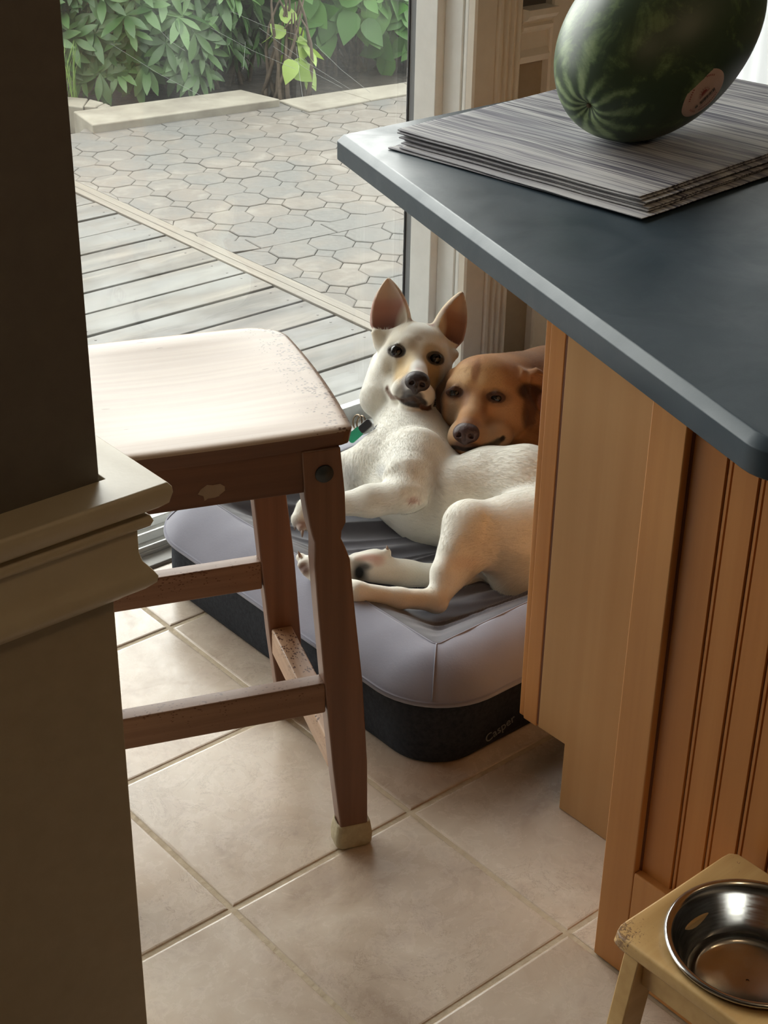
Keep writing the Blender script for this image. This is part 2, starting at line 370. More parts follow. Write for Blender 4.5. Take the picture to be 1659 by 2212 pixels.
bm = bmesh.new(); tones = []
pit = .1475; ang = -.09; ca, sa = math.cos(ang), math.sin(ang); org = (1.629, 2.31); h = pit/2; tt = pit*.215
def paver_poly(pts, z):
    t0 = len(bm.verts); c = Vector((sum(p_[0] for p_ in pts)/len(pts), sum(p_[1] for p_ in pts)/len(pts)))
    rings = []
    for ins, zz in ((.0012, -.05), (.0012, -.002), (.0038, 0)):
        r = []
        for p_ in pts:
            d = Vector(p_)-c; L = d.length; v_ = c+d*((L-ins*1.2)/L); r.append((max(v_.x, 1.478+ins*.01), v_.y, z+zz))
        rings.append(r)
    R = [[bm.verts.new(p_) for p_ in r] for r in rings]
    for a_, b_ in zip(R[:-1], R[1:]):
        for k in range(len(pts)): bm.faces.new((a_[k], a_[(k+1) % len(pts)], b_[(k+1) % len(pts)], b_[k]))
    bm.faces.new(R[-1]); tones.append((t0, len(bm.verts), random.uniform(-20, 20)))
def toW(u, v_): return (org[0]+u*ca-v_*sa, org[1]+u*sa+v_*ca)
def inside(x, y):
    if x < 1.40 or x > 6.5: return False
    v_ = -(x-org[0])*sa+(y-org[1])*ca
    if abs(v_-(.24)) < .0: return False
    return y < 4.12-(x-1.83)*.148-.02 if x < 2.72 else y < 4.02-(x-2.77)*.16
for i in range(-3, 38):
    for j in range(-9, 14):
        u, v_ = i*pit, j*pit
        if j == 2: # band of flat rectangular slabs
            for q in range(1):
                pts = [toW(u-h, v_-h+.02), toW(u+h, v_-h+.02), toW(u+h, v_+h-.02), toW(u-h, v_+h-.02)]
                if i % 2 == 0:
                    pts = [toW(u-h, v_-h), toW(u+h+pit, v_-h), toW(u+h+pit, v_+h-.045), toW(u-h, v_+h-.045)]
                    if inside(*toW(u+h*1.9, v_)): paver_poly(pts, -.13)
            continue
        if j > 2: v_ -= .045
        o8 = [(h, -tt), (h, tt), (tt, h), (-tt, h), (-h, tt), (-h, -tt), (-tt, -h), (tt, -h)]
        if inside(*toW(u, v_)): paver_poly([toW(u+a_, v_+b_) for a_, b_ in o8], -.13+random.uniform(-.0015, .0015))
        s_ = h-tt
        if j == 1 and inside(*toW(u+h, v_+h)): paver_poly([toW(u+h+a_*s_, v_+h+b_*s_) for a_, b_ in ((1, 0), (-1, 0), (0, -1))], -.131)
        if j == 3 and inside(*toW(u+h, v_-h)): paver_poly([toW(u+h+a_*s_, v_-h+b_*s_) for a_, b_ in ((1, 0), (0, 1), (-1, 0))], -.131)
        if inside(*toW(u+h, v_+h)) and j != 1: paver_poly([toW(u+h+a_*s_, v_+h+b_*s_) for a_, b_ in ((1, 0), (0, 1), (-1, 0), (0, -1))], -.13+random.uniform(-.002, .001))
o = new_obj('patio', bm, M_pav); at = o.data.attributes.new('tone', 'FLOAT_VECTOR', 'POINT'); arr = np.zeros((len(o.data.vertices), 3))
for a, b, t in tones: arr[a:b] = (t, t*.8, t*.6)
at.data.foreach_set('vector', arr.ravel()); struct(o)
M_joint = noisy('paver_joint_sand', (.05, .046, .04), (.085, .077, .065), 40, .95, bump=.3)
bm = bmesh.new(); prism(bm, [(1.45, 1.13), (6.5, 1.13), (6.5, 3.4), (2.77, 4.01), (1.86, 4.13), (1.45, 4.0)], -.30, -.142); struct(new_obj('patio_bed', bm, M_joint))
bm = bmesh.new(); box(bm, -20, 25, 1.13, 40, -.6, -.215); struct(new_obj('soil_ground', bm, M_soil))
# border flagstones along the far edge of the patio
def slab(name, px, ztop, zbot, m, label=None, cat=None, group=None, pts=None):
    P_ = pts or [onz(x, y, ztop)[:2] for x, y in px]
    bm = bmesh.new(); prism(bm, [tuple(p_) for p_ in P_][::-1], zbot, ztop); bmesh.ops.recalc_face_normals(bm, faces=bm.faces)
    o = new_obj(name, bm, m); bevel(o, .006, 3)
    if label: tag(o, label, cat, group)
    return o
tag(slab('stone_step', [(158, 240), (520, 193), (605, 214), (200, 270)], -.098, -.26, M_flag), 'long pale flagstone step raised along far left edge of patio', 'stone slab')
PTS = [onz(x, y, -.122)[:2] for x, y in ((600, 216), (735, 196), (872, 178), (1000, 160))]
PTN = [onz(x, y, -.122)[:2] for x, y in ((668, 240), (800, 216), (905, 198), (1040, 180))]
for k in range(3):
    tag(slab('border_slab', None, -.122, -.25, M_flag, pts=[PTS[k], PTS[k+1], PTN[k+1], PTN[k]]), ['pale border slab beside the stone step at patio edge', 'pale border slab in the middle of the far patio edge, under the round-leaved shrub', 'pale border slab at far patio edge right beside the door jamb'][k], 'stone slab', 'border slabs at the far patio edge')
for k, q in enumerate([[(140, 208), (190, 212), (178, 232), (135, 226)], [(193, 213), (224, 221), (205, 231), (181, 229)], [(227, 222), (240, 228), (222, 233), (209, 231)]]):
    tag(slab('curb_stone', q, -.10, -.25, M_flag), ['curved grey curb stone nearest the dark partition, by the grass', 'curved grey curb stone in the middle of the garden path edge', 'curved grey curb stone touching the long stone step'][k], 'curb stone', 'curb stones of the garden path')
# ================================================================ kitchen island: cabinet, end panel, countertop
W_panel = wood('maple_panel', (.43, .235, .092), (.47, .265, .11), (.51, .30, .13), 'Z', 7, .38, .05)
W_stile = wood('honey_maple', (.44, .18, .05), (.52, .23, .07), (.58, .28, .095), 'Z', 9, .33, .05)
W_bead = wood('beadboard_maple', (.38, .135, .027), (.45, .172, .040), (.52, .215, .057), 'Z', 6, .38, .05)
M_groove = mat('dark_groove', (.14, .045, .015), .5)  # darker tone on the groove floors, also the painted shade of the door gap
cab = tag(empty('base_cabinet', (.6, -.37, 0)), 'honey maple base cabinet with a toe kick under the overhanging slate blue countertop', 'cabinet')
def cpart(name, fn, m, bev=.0015, parent=cab, off=(.6, -.37, 0)):
    bm = bmesh.new(); fn(bm); bmesh.ops.translate(bm, verts=bm.verts, vec=(-off[0], -off[1], -off[2])); o = new_obj(name, bm, m, parent)
    if bev: bevel(o, bev, 2)
    return o
def side_panel(bm):   # profile in the YZ plane with the toe-kick notch
    pts = [(-.66, 0), (-.137, 0), (-.137, .122), (-.081, .122), (-.081, .875), (-.66, .875)]
    a = [bm.verts.new((.184, y, z)) for y, z in pts]; b = [bm.verts.new((.204, y, z)) for y, z in pts]
    bm.faces.new(a); bm.faces.new(b[::-1])
    for i in range(6): bm.faces.new((a[i], b[i], b[(i+1) % 6], a[(i+1) % 6]))
    bmesh.ops.recalc_face_normals(bm, faces=bm.faces)
cpart('side_panel', side_panel, W_panel)
cpart('carcass', lambda bm: box(bm, .204, 1.0, -.66, -.083, .122, .875), W_panel)
cpart('toe_kick', lambda bm: box(bm, .204, 1.0, -.15, -.137, 0, .122), W_panel)
d = cpart('door', lambda bm: (box(bm, .186, .60, -.0755, -.047, .118, .868), box(bm, .188, .597, -.0475, -.036, .120, .866)), W_stile, .002)
cpart('door', lambda bm: (box(bm, .604, .998, -.0755, -.047, .118, .868), box(bm, .606, .995, -.0475, -.036, .120, .866)), W_stile, .002)
cpart('gap_shadow_strip', lambda bm: box(bm, .187, 1.0, -.0815, -.0750, .124, .866), M_groove, 0).name = 'door_gap_shade'  # dark strip that paints the shade in the gap behind the doors

ep = tag(empty('end_panel', (.09, -.54, 0)), 'tongue-and-groove beadboard end panel with plain frame carrying the near end of the countertop', 'panel')
def eparts(name, fn, m, bev=.0015): return cpart(name, fn, m, bev, ep, (.09, -.54, 0))
eparts('stile', lambda bm: box(bm, 0, .022, -.434, -.382, 0, .875), W_stile, .002)
eparts('frame_return', lambda bm: box(bm, .022, .184, -.402, -.382, 0, .875), W_stile)
eparts('bottom_rail', lambda bm: box(bm, 0, .022, -.70, -.434, 0, .178), W_stile, .0025)
def bead(bm):
    y = -.434; prof = [(-.434, .012)]
    for q in range(5):
        c = -.488-.0435*q
        prof += [(c+.005, .012), (c+.004, .0155), (c+.0025, .0155), (c+.0015, .0130), (c-.0020, .0130), (c-.0030, .0155), (c-.0045, .0155), (c-.0055, .012)]
    prof.append((-.70, .012))
    lo = [bm.verts.new((x, y, .15)) for y, x in prof]; hi = [bm.verts.new((x, y, .875)) for y, x in prof]
    for i in range(len(prof)-1):
        f = bm.faces.new((lo[i], lo[i+1], hi[i+1], hi[i]))
        if (prof[i][1] == prof[i+1][1] == .0155): f.material_index = 1
    bmesh.ops.recalc_face_normals(bm, faces=bm.faces)
eparts('beadboard', bead, [W_bead, M_groove], 0)
eparts('panel_edge_groove', lambda bm: box(bm, .0105, .0125, -.4375, -.4335, .178, .875), M_groove, 0)
eparts('panel_core', lambda bm: box(bm, .022, .184, -.70, -.402, 0, .875), W_bead, 0)

def counter_mat():
    m = mat('slate_blue_laminate', (.04, .055, .07), .38, spec=.38); n = NB(m); v = n.coord('Object')
    f = n.noise(v, 4.5, 6, .6); n.base(n.ramp(f, ((.3, (.022, .037, .050)), (.7, (.038, .056, .073))))); f2 = n.noise(v, 9, 7, .65, .6)
    n.rough(n.ramp(f2, ((.35, .34), (.65, .46)))); f3 = n.noise(v, 400, 2); n.bump(f3, .05, .001); return m
M_counter = counter_mat()
def rounded(pts, rads, seg=8):
    out = []
    n = len(pts)
    for i in range(n):
        p0, p1, p2 = Vector(pts[i-1]), Vector(pts[i]), Vector(pts[(i+1) % n]); r = rads[i]
        a = (p0-p1).normalized(); b = (p2-p1).normalized(); ang = a.angle(b); L = r/math.tan(ang/2)
        s, e_ = p1+a*L, p1+b*L; c = p1+(a+b).normalized()*(r/math.sin(ang/2))
        a0 = math.atan2((s-c).y, (s-c).x); a1 = math.atan2((e_-c).y, (e_-c).x)
        dlt = (a1-a0+math.pi) % (2*math.pi)-math.pi
        for k in range(seg+1):
            t = a0+dlt*k/seg; out.append((c.x+r*math.cos(t), c.y+r*math.sin(t)))
    return out
CT = [(.214, .452), (-.150, -.655), (.55, -.90), (1.6, -.90), (1.6, -.50), (.99, .25), (.80, .448)]
ctr = rounded(CT, [.012, .055, .02, .01, .01, .04, .04])
bm = bmesh.new()
def inset(pts, dd):
    n = len(pts); out = []
    for i in range(n):
        a = Vector(pts[i-1]); b = Vector(pts[i]); c = Vector(pts[(i+1) % n])
        t = ((b-a).normalized()+(c-b).normalized()).normalized(); nn = Vector((-t.y, t.x))
        out.append(b+nn*dd)
    return out
loft(bm, [[(*p_, .8755) for p_ in inset(ctr, .002)], [(*p_, .8775) for p_ in ctr], [(*p_, .9035) for p_ in ctr], [(*p_, .9055) for p_ in inset(ctr, .0008)], [(*p_, .9140) for p_ in inset(ctr, .0095)], [(*p_, .915) for p_ in inset(ctr, .0125)]], True)
bmesh.ops.recalc_face_normals(bm, faces=bm.faces)
ct = new_obj('countertop', bm, M_counter, smooth=False)
for p_ in ct.data.polygons: p_.use_smooth = abs(p_.normal.z) < .99
ct.modifiers.new('wn', 'WEIGHTED_NORMAL')
tag(ct, 'slate blue countertop with a pale worn front edge, overhanging the honey maple cabinet', 'countertop')

# ================================================================ placemats
def mat_mat(name, rot):
    m = mat(name, (.4, .4, .42), .7, spec=.3); n = NB(m); v = n.coord('Object', (1, .02, 1)); s = n.noise(v, 240, 3, .6); s1 = n.noise(v, 60, 4, .7); s0 = n.noise(n.coord('Object', (1, .25, 1)), 9, 3, .6)
    c = n.ramp(n.math('ADD', n.math('MULTIPLY', s, .5), n.math('MULTIPLY', s1, .5)), ((.40, (.085, .08, .11)), (.49, (.30, .29, .31)), (.56, (.52, .51, .51))))
    c = n.mix(n.ramp(s0, ((.5, 0.), (.68, .6))), c, (.24, .235, .27), 'MIX')
    wv = n.n('ShaderNodeTexWave', wave_type='BANDS', bands_direction='Y'); wv.inputs['Scale'].default_value = 160; n.l(n.coord('Object'), wv.inputs[0])
    c = n.mix(.22, c, n.ramp(wv.outputs[0], ((.2, .25), (.8, .75))), 'OVERLAY'); n.base(c)
    wx = n.n('ShaderNodeTexWave', wave_type='BANDS', bands_direction='X'); wx.inputs['Scale'].default_value = 130; n.l(n.coord('Object'), wx.inputs[0])
    n.bump(n.math('ADD', wv.outputs[0], wx.outputs[0]), .25, .001); return m
M_matt = mat_mat('woven_vinyl', 0)
MW, ML = .66, .445
names = ['topmost', 'second from the top', 'third from the top', 'fourth from the top', 'fifth from the top', 'sixth from the top', 'seventh from the top', 'bottom']
offs = [(0, 0, 0), (-.004, -.004, .3), (.003, -.011, -.2), (-.006, -.010, .5), (-.002, -.018, .2), (-.010, -.020, .8), (-.022, -.030, -.7), (-.030, -.014, 1.2)]
BASE = Vector((.252, .352)); AX = math.radians(-.0)
for k in range(8):
    ox, oy, dr = offs[k]
    z = .9155+.0027*(7-k)
    bm = bmesh.new(); NX, NY = 44, 30; a_ = math.radians(4.8+dr)
    grid = {}
    for i in range(NX+1):
        for j in range(NY+1):
            x, y = MW*i/NX, -ML*j/NY
            ed = min(y+ML, x, 1.0)
            curl = .0012*noise.noise(Vector(((x+ox)*9, (y+oy)*9, 3.1)))+.0006
            cc = max(0, 1-math.hypot(x, y+ML)/.12); curl += .0010*cc*(7-k)/7*.6
            for t, dz in ((0, 0), (1, .0018)):
                grid[i, j, t] = bm.verts.new((x+.0008*noise.noise(Vector((y*60, k, 0)))*(i == 0), y+.0008*noise.noise(Vector((x*60, k, 5)))*(j in (0, NY)), max(curl, .0)+dz))
    for i in range(NX):
        for j in range(NY):
            bm.faces.new((grid[i, j, 1], grid[i, j+1, 1], grid[i+1, j+1, 1], grid[i+1, j, 1])); bm.faces.new((grid[i, j, 0], grid[i+1, j, 0], grid[i+1, j+1, 0], grid[i, j+1, 0]))
    for i in range(NX):
        bm.faces.new((grid[i, 0, 0], grid[i, 0, 1], grid[i+1, 0, 1], grid[i+1, 0, 0])); bm.faces.new((grid[i, NY, 0], grid[i+1, NY, 0], grid[i+1, NY, 1], grid[i, NY, 1]))
    for j in range(NY):
        bm.faces.new((grid[0, j, 0], grid[0, j+1, 0], grid[0, j+1, 1], grid[0, j, 1])); bm.faces.new((grid[NX, j, 0], grid[NX, j, 1], grid[NX, j+1, 1], grid[NX, j+1, 0]))
    bmesh.ops.recalc_face_normals(bm, faces=bm.faces)
    o = new_obj('placemat', bm, M_matt, smooth=True); o.location = (BASE.x+ox, BASE.y+oy, z); o.rotation_euler = (0, 0, a_)
    o.modifiers.new('wn', 'WEIGHTED_NORMAL')
    tag(o, 'striped grey woven placemat, %s in the stack on the countertop' % names[k] if k else 'striped grey woven placemat on top of the stack, directly under the watermelon', 'placemat', 'stack of grey placemats on the countertop')
MTOP = .9155+.0027*7+.0030

# ================================================================ watermelon
def melon():
    m = mat('watermelon_rind', (.05, .11, .04), .42, spec=.45); n = NB(m)
    s = n.attr('stripe'); v = n.coord('Object'); f = n.noise(v, 14, 6, .65, .8); f2 = n.noise(v, 70, 5, .7); f3 = n.noise(v, 34, 5, .65, .5)
    st = n.math('ADD', s.outputs['Fac'], n.math('MULTIPLY', n.math('SUBTRACT', f, .5), 1.5)); st = n.math('ADD', st, n.math('MULTIPLY', n.math('SUBTRACT', f2, .5), .35))
    c = n.ramp(st, ((.38, (.040, .066, .034)), (.50, (.066, .105, .046)), (.60, (.125, .185, .080)), (.78, (.26, .34, .17))))
    c = n.mix(n.ramp(n.math('MULTIPLY', f3, f), ((.29, 0.), (.36, .45))), c, (.14, .20, .075)); n.base(c); n.bump(f, .05, .004); return m
A_, B_ = .198, .127
axis = Vector((math.cos(math.radians(188))*.9165, math.sin(math.radians(188))*.9165, -.40)).normalized()
wm_c = Vector((.555, .120, MTOP+math.sqrt((A_*axis.z)**2+(B_**2)*(1-axis.z**2))+.0005))
xa = axis; ya = Vector((0, 0, 1)).cross(xa).normalized(); za = xa.cross(ya)
Rm = Matrix((xa, ya, za)).transposed()
def melon_pt(th, ph):   # th from blossom end (0) to stem end (pi)
    r = math.sin(th)**.93; x = math.cos(th)*A_
    wob = 1+.012*math.sin(5*ph+1)*math.sin(th)
    dmp = -.012*math.exp(-(th/.10)**2)-.014*math.exp(-((math.pi-th)/.12)**2)
    return Vector((x+(dmp if th < 1 else -dmp), r*B_*wob*math.cos(ph), r*B_*wob*math.sin(ph)))
verts, faces, stripe = [], [], []
NT, NP = 110, 168
for i in range(NT+1):
    th = math.pi*i/NT
    for j in range(NP):
        ph = 2*math.pi*j/NP; verts.append(Rm @ melon_pt(th, ph))
        q = .5+.5*math.cos(ph*11+1.2*math.sin(th*2.2)+.7*math.sin(ph*2)+.35*math.sin(th*9+ph*3))
        end = .30*math.exp(-(th/.55)**2)
        stripe.append(.27+.07*q**1.3+.16*q*math.exp(-(th/.9)**2)+.8*end*q+.08*math.exp(-(th/.9)**2))
for i in range(NT):
    for j in range(NP): faces.append((i*NP+j, i*NP+(j+1) % NP, (i+1)*NP+(j+1) % NP, (i+1)*NP+j))
wm = np_obj('watermelon', verts, faces, melon()); wm.location = wm_c
wm.data.attributes.new('stripe', 'FLOAT', 'POINT').data.foreach_set('value', stripe)
bm = bmesh.new(); bm.from_mesh(wm.data); bmesh.ops.recalc_face_normals(bm, faces=bm.faces); bm.to_mesh(wm.data); bm.free()
tag(wm, 'whole dark green watermelon with a round sticker, lying on the stack of placemats', 'watermelon')
bm = bmesh.new(); bmesh.ops.create_cone(bm, cap_ends=True, segments=14, radius1=.0045, radius2=.003, depth=.004)
o = new_obj('blossom_scar', bm, mat('dry_scar', (.13, .09, .05), .9), wm, True); o.location = Rm @ melon_pt(0, 0)+axis*.001; o.rotation_euler = axis.to_track_quat('Z', 'Y').to_euler()
bm = bmesh.new(); tube(bm, [(0, 0, 0), (0, 0, .012), (.004, 0, .022)], [.006, .0045, .004], 8)
o = new_obj('stem', bm, mat('dry_stem', (.2, .16, .08), .9), wm, True); o.location = Rm @ melon_pt(math.pi, 0)-axis*.002; o.rotation_euler = (-axis).to_track_quat('Z', 'Y').to_euler()

# sticker: a patch of the rind surface found along the line of sight, then written on in its own plane
def hit_melon(px, py):
    d = Vector(ray(px, py)).normalized(); o_ = Vector(CAM)-wm_c
    dl = Rm.transposed() @ d; ol = Rm.transposed() @ o_
    S_ = Vector((1/A_, 1/B_, 1/B_)); dd = Vector([a*b for a, b in zip(dl, S_)]); oo = Vector([a*b for a, b in zip(ol, S_)])
    A = dd.dot(dd); B = 2*dd.dot(oo); C_ = oo.dot(oo)-1; disc = B*B-4*A*C_
    t = (-B-math.sqrt(max(disc, 0)))/(2*A); pl = ol+dl*t
    nl = Vector((pl.x/A_**2, pl.y/B_**2, pl.z/B_**2)).normalized(); return Rm @ pl, Rm @ nl
sc, sn = hit_melon(1521, 202)
su = Vector(RT*math.cos(.96)+UP*math.sin(.96)); su = (su-sn*su.dot(sn)).normalized(); sv = sn.cross(su)
SR = .0405
def on_rind(x, y, lift):
    """sticker-plane coordinates to a point hugging the rind"""
    q = sc+su*x+sv*y; ql = Rm.transposed() @ q; dl = Rm.transposed() @ sn
    S_ = Vector((1/A_, 1/B_, 1/B_)); dd = Vector([a*b for a, b in zip(dl, S_)]); oo = Vector([a*b for a, b in zip(ql+dl*.1, S_)])
    A = dd.dot(dd); B = -2*dd.dot(oo); C_ = oo.dot(oo)-1; t = (-B-math.sqrt(max(B*B-4*A*C_, 0)))/(2*A)
    p_ = ql+dl*.1-dl*t; return Rm @ p_+sn*lift
verts, faces = [], []
for i in range(13):
    for j in range(48):
        r = SR*i/12; verts.append(on_rind(r*math.cos(2*math.pi*j/48), r*math.sin(2*math.pi*j/48), .0016 if i < 12 else .0004))
for i in range(12):
    for j in range(48): faces.append((i*48+j, i*48+(j+1) % 48, (i+1)*48+(j+1) % 48, (i+1)*48+j))
stk = np_obj('sticker', verts, faces, noisy('sticker_paper', (.58, .39, .31), (.63, .43, .35), 60, .5), wm)
M_ink = mat('dark_ink', (.09, .07, .065), .6); M_red = mat('red_ink', (.30, .06, .05), .6)
def decal(name, polys, m, lift=.0022):
    verts, faces = [], []
    for poly in polys:
        b0 = len(verts); verts += [on_rind(x, y, lift) for x, y in poly]; faces.append(tuple(range(b0, b0+len(poly))))
    return np_obj(name, verts, faces, m, stk, False)
def rect(x, y, w_, h_): return [(x-w_/2, y-h_/2), (x+w_/2, y-h_/2), (x+w_/2, y+h_/2), (x-w_/2, y+h_/2)]
rr_ = random.Random(3); bars = []; x = -.012
while x < .018:
    w_ = rr_.choice((.0006, .0010, .0015)); bars.append(rect(x, -.0095, w_, .0075)); x += w_+rr_.choice((.0006, .0009, .0012))
bars.append(rect(-.0185, -.0095, .0045, .0050))
decal('barcode', bars, M_ink)
sun = [[(.006*math.cos(a), .0035+.006*math.sin(a)) for a in [math.pi*k/12 for k in range(13)]]]
for k in range(7):
    a = math.pi*(k+.5)/7; sun.append([(.0075*math.cos(a-.09), .0035+.0075*math.sin(a-.09)), (.0075*math.cos(a+.09), .0035+.0075*math.sin(a+.09)), (.0115*math.cos(a), .0035+.0115*math.sin(a))])
sun.append(rect(0, .0018, .020, .0014)); decal('sun_emblem', sun, M_red)
words = []
for rad, a0, a1, n_, mi in ((.029, .55, 1.05, 5, 0), (.029, 2.0, 2.6, 6, 0), (.029, 3.3, 3.75, 4, 0), (.028, -2.2, -.9, 13, 0)):
    for k in range(n_):
        a = a0+(a1-a0)*k/max(n_-1, 1); c_, s_ = math.cos(a), math.sin(a)
        words.append([(rad*c_-s_*q+c_*r_, rad*s_+c_*q+s_*r_) for q, r_ in ((-.0008, -.0014), (.0008, -.0014), (.0008, .0014), (-.0008, .0014))])
for k in range(12): words.append(rect(-.014+.0028*k, -.0165, .0016, .0014))
decal('small_print', words, M_red)['kind'] = 'stuff'

# ================================================================ wooden bar stool
W_st = wood('stool_pine', (.095, .038, .019), (.14, .058, .029), (.19, .084, .044), 'Z', 12, .4, .08)
def worn(name, axis, mask, top=((.34, .23, .17), (.42, .30, .22), (.49, .37, .29)), rough=.36):
    m = wood(name, *top, axis, 12, rough, .05, .3); n = NB(m)
    base = n.b.inputs['Base Color'].links[0].from_socket
    v = n.coord('Object', {'X': (.6, 1, 1), 'Y': (1, .6, 1), 'Z': (1, 1, .6)}[axis]); vo = n.n('ShaderNodeTexVoronoi', feature='F1'); vo.inputs['Scale'].default_value = 270; vo.inputs['Randomness'].default_value = 1; n.l(v, vo.inputs['Vector'])
    sel = n.noise(n.coord('Object'), 60, 3, .6); a = n.attr('wear')
    spot = n.math('LESS_THAN', vo.outputs[0], n.math('MULTIPLY', n.math('MULTIPLY', a.outputs['Fac'], .40), n.ramp(sel, ((.42, 0.), (.55, 1.)))))
    sc_ = n.coord('Object', {'X': (.12, 1, 1), 'Y': (1, .12, 1), 'Z': (1, 1, .12)}[axis], (0, 0, .5)); v2 = n.n('ShaderNodeTexVoronoi', feature='F1'); v2.inputs['Scale'].default_value = 55; n.l(sc_, v2.inputs['Vector'])
    spot2 = n.math('LESS_THAN', v2.outputs[0], .05)
    c = n.mix(spot, base, (.10, .04, .02)); c = n.mix(n.math('MULTIPLY', spot2, .8), c, (.12, .06, .04)); n.base(c); return m
def wear(o, fn):
    v = [fn(x.co) for x in o.data.vertices]; o.data.attributes.new('wear', 'FLOAT', 'POINT').data.foreach_set('value', v)
RZ = math.radians(-21.5)
st = tag(empty('bar_stool', (-.215, .271, 0), RZ), 'worn backless wooden stool with chewed edges standing between the dark partition and the dog bed', 'stool')
# seat: saddle board
def seat():
    bm = bmesh.new(); NX, NY = 60, 44; top = {}; bot = {}
    def outline(s, t):   # s,t in -1..1 -> rounded board with bowed sides
        x = s*(.188+.009*(1-t*t)); y0, y1 = -.222-.006*(1-s*s), .150+.004*(1-s*s)
        k = .5*(t+1); y = y0+(y1-y0)*k
        # round the corners
        r = .055; ax = abs(x); X_ = .190
        lim0, lim1 = -.222+.012, .150
        return x, y
    def corner(x, y):
        for (cx, cy_, r) in ((.188, .152, .050), (.190, -.226, .016)):
            for sx in (1, -1):
                px_, py_ = cx-r, (cy_-r if cy_ > 0 else cy_+r)
                if x*sx > px_ and ((cy_ > 0 and y > py_) or (cy_ < 0 and y < py_)):
                    dx, dy = x*sx-px_, y-py_; m_ = max(abs(dx), abs(dy)); L = math.hypot(dx, dy)
                    if L > 1e-6: x, y = sx*(px_+dx*m_/L), py_+dy*m_/L
        return x, y
    for i in range(NX+1):
        for j in range(NY+1):
            s, t = -math.cos(math.pi*i/NX) if False else -1+2*i/NX, -1+2*j/NY
            x, y = outline(s, t); x, y = corner(x, y)
            e_ = min(1-abs(s), 1-abs(t))
            dish = -.006*max(0, 1-(x/.15)**2)*max(0, 1-((y+.03)/.15)**2)
            rnd = -.0028*max(0, 1-e_/.05)**2
            top[i, j] = bm.verts.new((x, y, .690+dish+rnd)); bot[i, j] = bm.verts.new((x*.985, y*.985, .667))
    for i in range(NX):
        for j in range(NY):
            bm.faces.new((top[i, j], top[i+1, j], top[i+1, j+1], top[i, j+1])); bm.faces.new((bot[i, j], bot[i, j+1], bot[i+1, j+1], bot[i+1, j]))
    for i in range(NX):
        bm.faces.new((bot[i, 0], bot[i+1, 0], top[i+1, 0], top[i, 0])); bm.faces.new((bot[i, NY], top[i, NY], top[i+1, NY], bot[i+1, NY]))
    for j in range(NY):
        bm.faces.new((bot[0, j], top[0, j], top[0, j+1], bot[0, j+1])); bm.faces.new((bot[NX, j], bot[NX, j+1], top[NX, j+1], top[NX, j]))
    bmesh.ops.recalc_face_normals(bm, faces=bm.faces)
    for f_ in bm.faces:
        if abs(f_.normal.z) < .75: f_.material_index = 1
        f_.smooth = abs(f_.normal.z) >= .75
    o = new_obj('seat', bm, [worn('seat_pine', 'X', None), W_stx], st); wear(o, lambda c: max(.16, min(1, (c.x-.115)/.05))*(1 if abs(c.x) > .1 or c.y < -.19 else .5))
W_stx = wood('stool_pine_long', (.075, .032, .019), (.11, .048, .028), (.15, .070, .040), 'X', 12, .4, .08, .35)
seat()
for s in (1, -1):
    for yf in (-1, 1):
        y0, y1 = (-.2245, -.192) if yf < 0 else (.122, .152)
        prof = [(.0, .172, .214), (.045, .171, .2135), (.15, .160, .212), (.30, .148, .203), (.42, .139, .191), (.475, .1355, .186), (.497, .134, .184), (.518, .1345, .177), (.531, .1345, .1715), (.543, .131, .1725), (.555, .1285, .178), (.60, .1215, .1765), (.667, .118, .170)]
        bm = bmesh.new()
        rings = [[(a, y0, z), (b, y0, z), (b, y1, z), (a, y1, z)] for z, a, b in prof]
        if s < 0: rings = [[(-x, y, z) for x, y, z in r][::-1] for r in rings]
        loft(bm, rings, True); bmesh.ops.recalc_face_normals(bm, faces=bm.faces)
        leg = new_obj('leg', bm, W_st, st); bevel(leg, .003, 2, 50)
        # folded felt sock round the foot
        bm = bmesh.new(); a, b = (.169, .217) if s > 0 else (-.217, -.169)
        ring = lambda z, g, lp=0: [(cx_, cy_, z+lp*(1 if k in (1, 2) else 0)) for k, (cx_, cy_) in enumerate(rounded([(a-g, y0-g), (b+g, y0-g), (b+g, y1+g), (a-g, y1+g)], [.010]*4, 5))]
        loft(bm, [ring(.0005, -.004), ring(.001, .001), ring(.006, .004), ring(.022, .0045), ring(.040, .002), ring(.043, .001), ring(.043, -.001), ring(.03, -.001)], False)
        R0 = ring(.0005, -.004); bm.faces.new([bm.verts.new(p_) for p_ in R0][::-1]); bmesh.ops.recalc_face_normals(bm, faces=bm.faces)
        new_obj('foot_sock', bm, noisy('tan_felt', (.34, .28, .18), (.44, .37, .24), 90, .85, bump=.2), leg, True)
        if yf < 0:
            bm = bmesh.new(); bmesh.ops.create_cone(bm, cap_ends=True, segments=28, radius1=.0125, radius2=.0118, depth=.003, matrix=Matrix.Translation((s*.148, y0-.0012, .632)) @ Matrix.Rotation(math.radians(90), 4, 'X'))
            new_obj('bolt_cover', bm, mat('blue_black_cap', (.012, .018, .024), .5), leg, True)
def spart(name, b, m=W_st, bev=.002, wr=None):
    bm = bmesh.new(); box(bm, *b)
    if wr: bmesh.ops.subdivide_edges(bm, edges=[e_ for e_ in bm.edges if e_.calc_length() > .1], cuts=24)
    o = new_obj(name, bm, m, st); bevel(o, bev, 2)
    if wr: wear(o, wr)
    return o
RX = worn('rung_pine', 'X', None, ((.13, .065, .038), (.19, .10, .06), (.26, .15, .09)), .38); RY = worn('rung_pine_side', 'Y', None, ((.30, .17, .10), (.42, .26, .16), (.5, .34, .23)), .45)
ap = spart('apron', (-.122, .122, -.221, -.200, .606, .668), W_stx); spart('apron', (-.122, .122, .128, .148, .606, .668), W_stx)
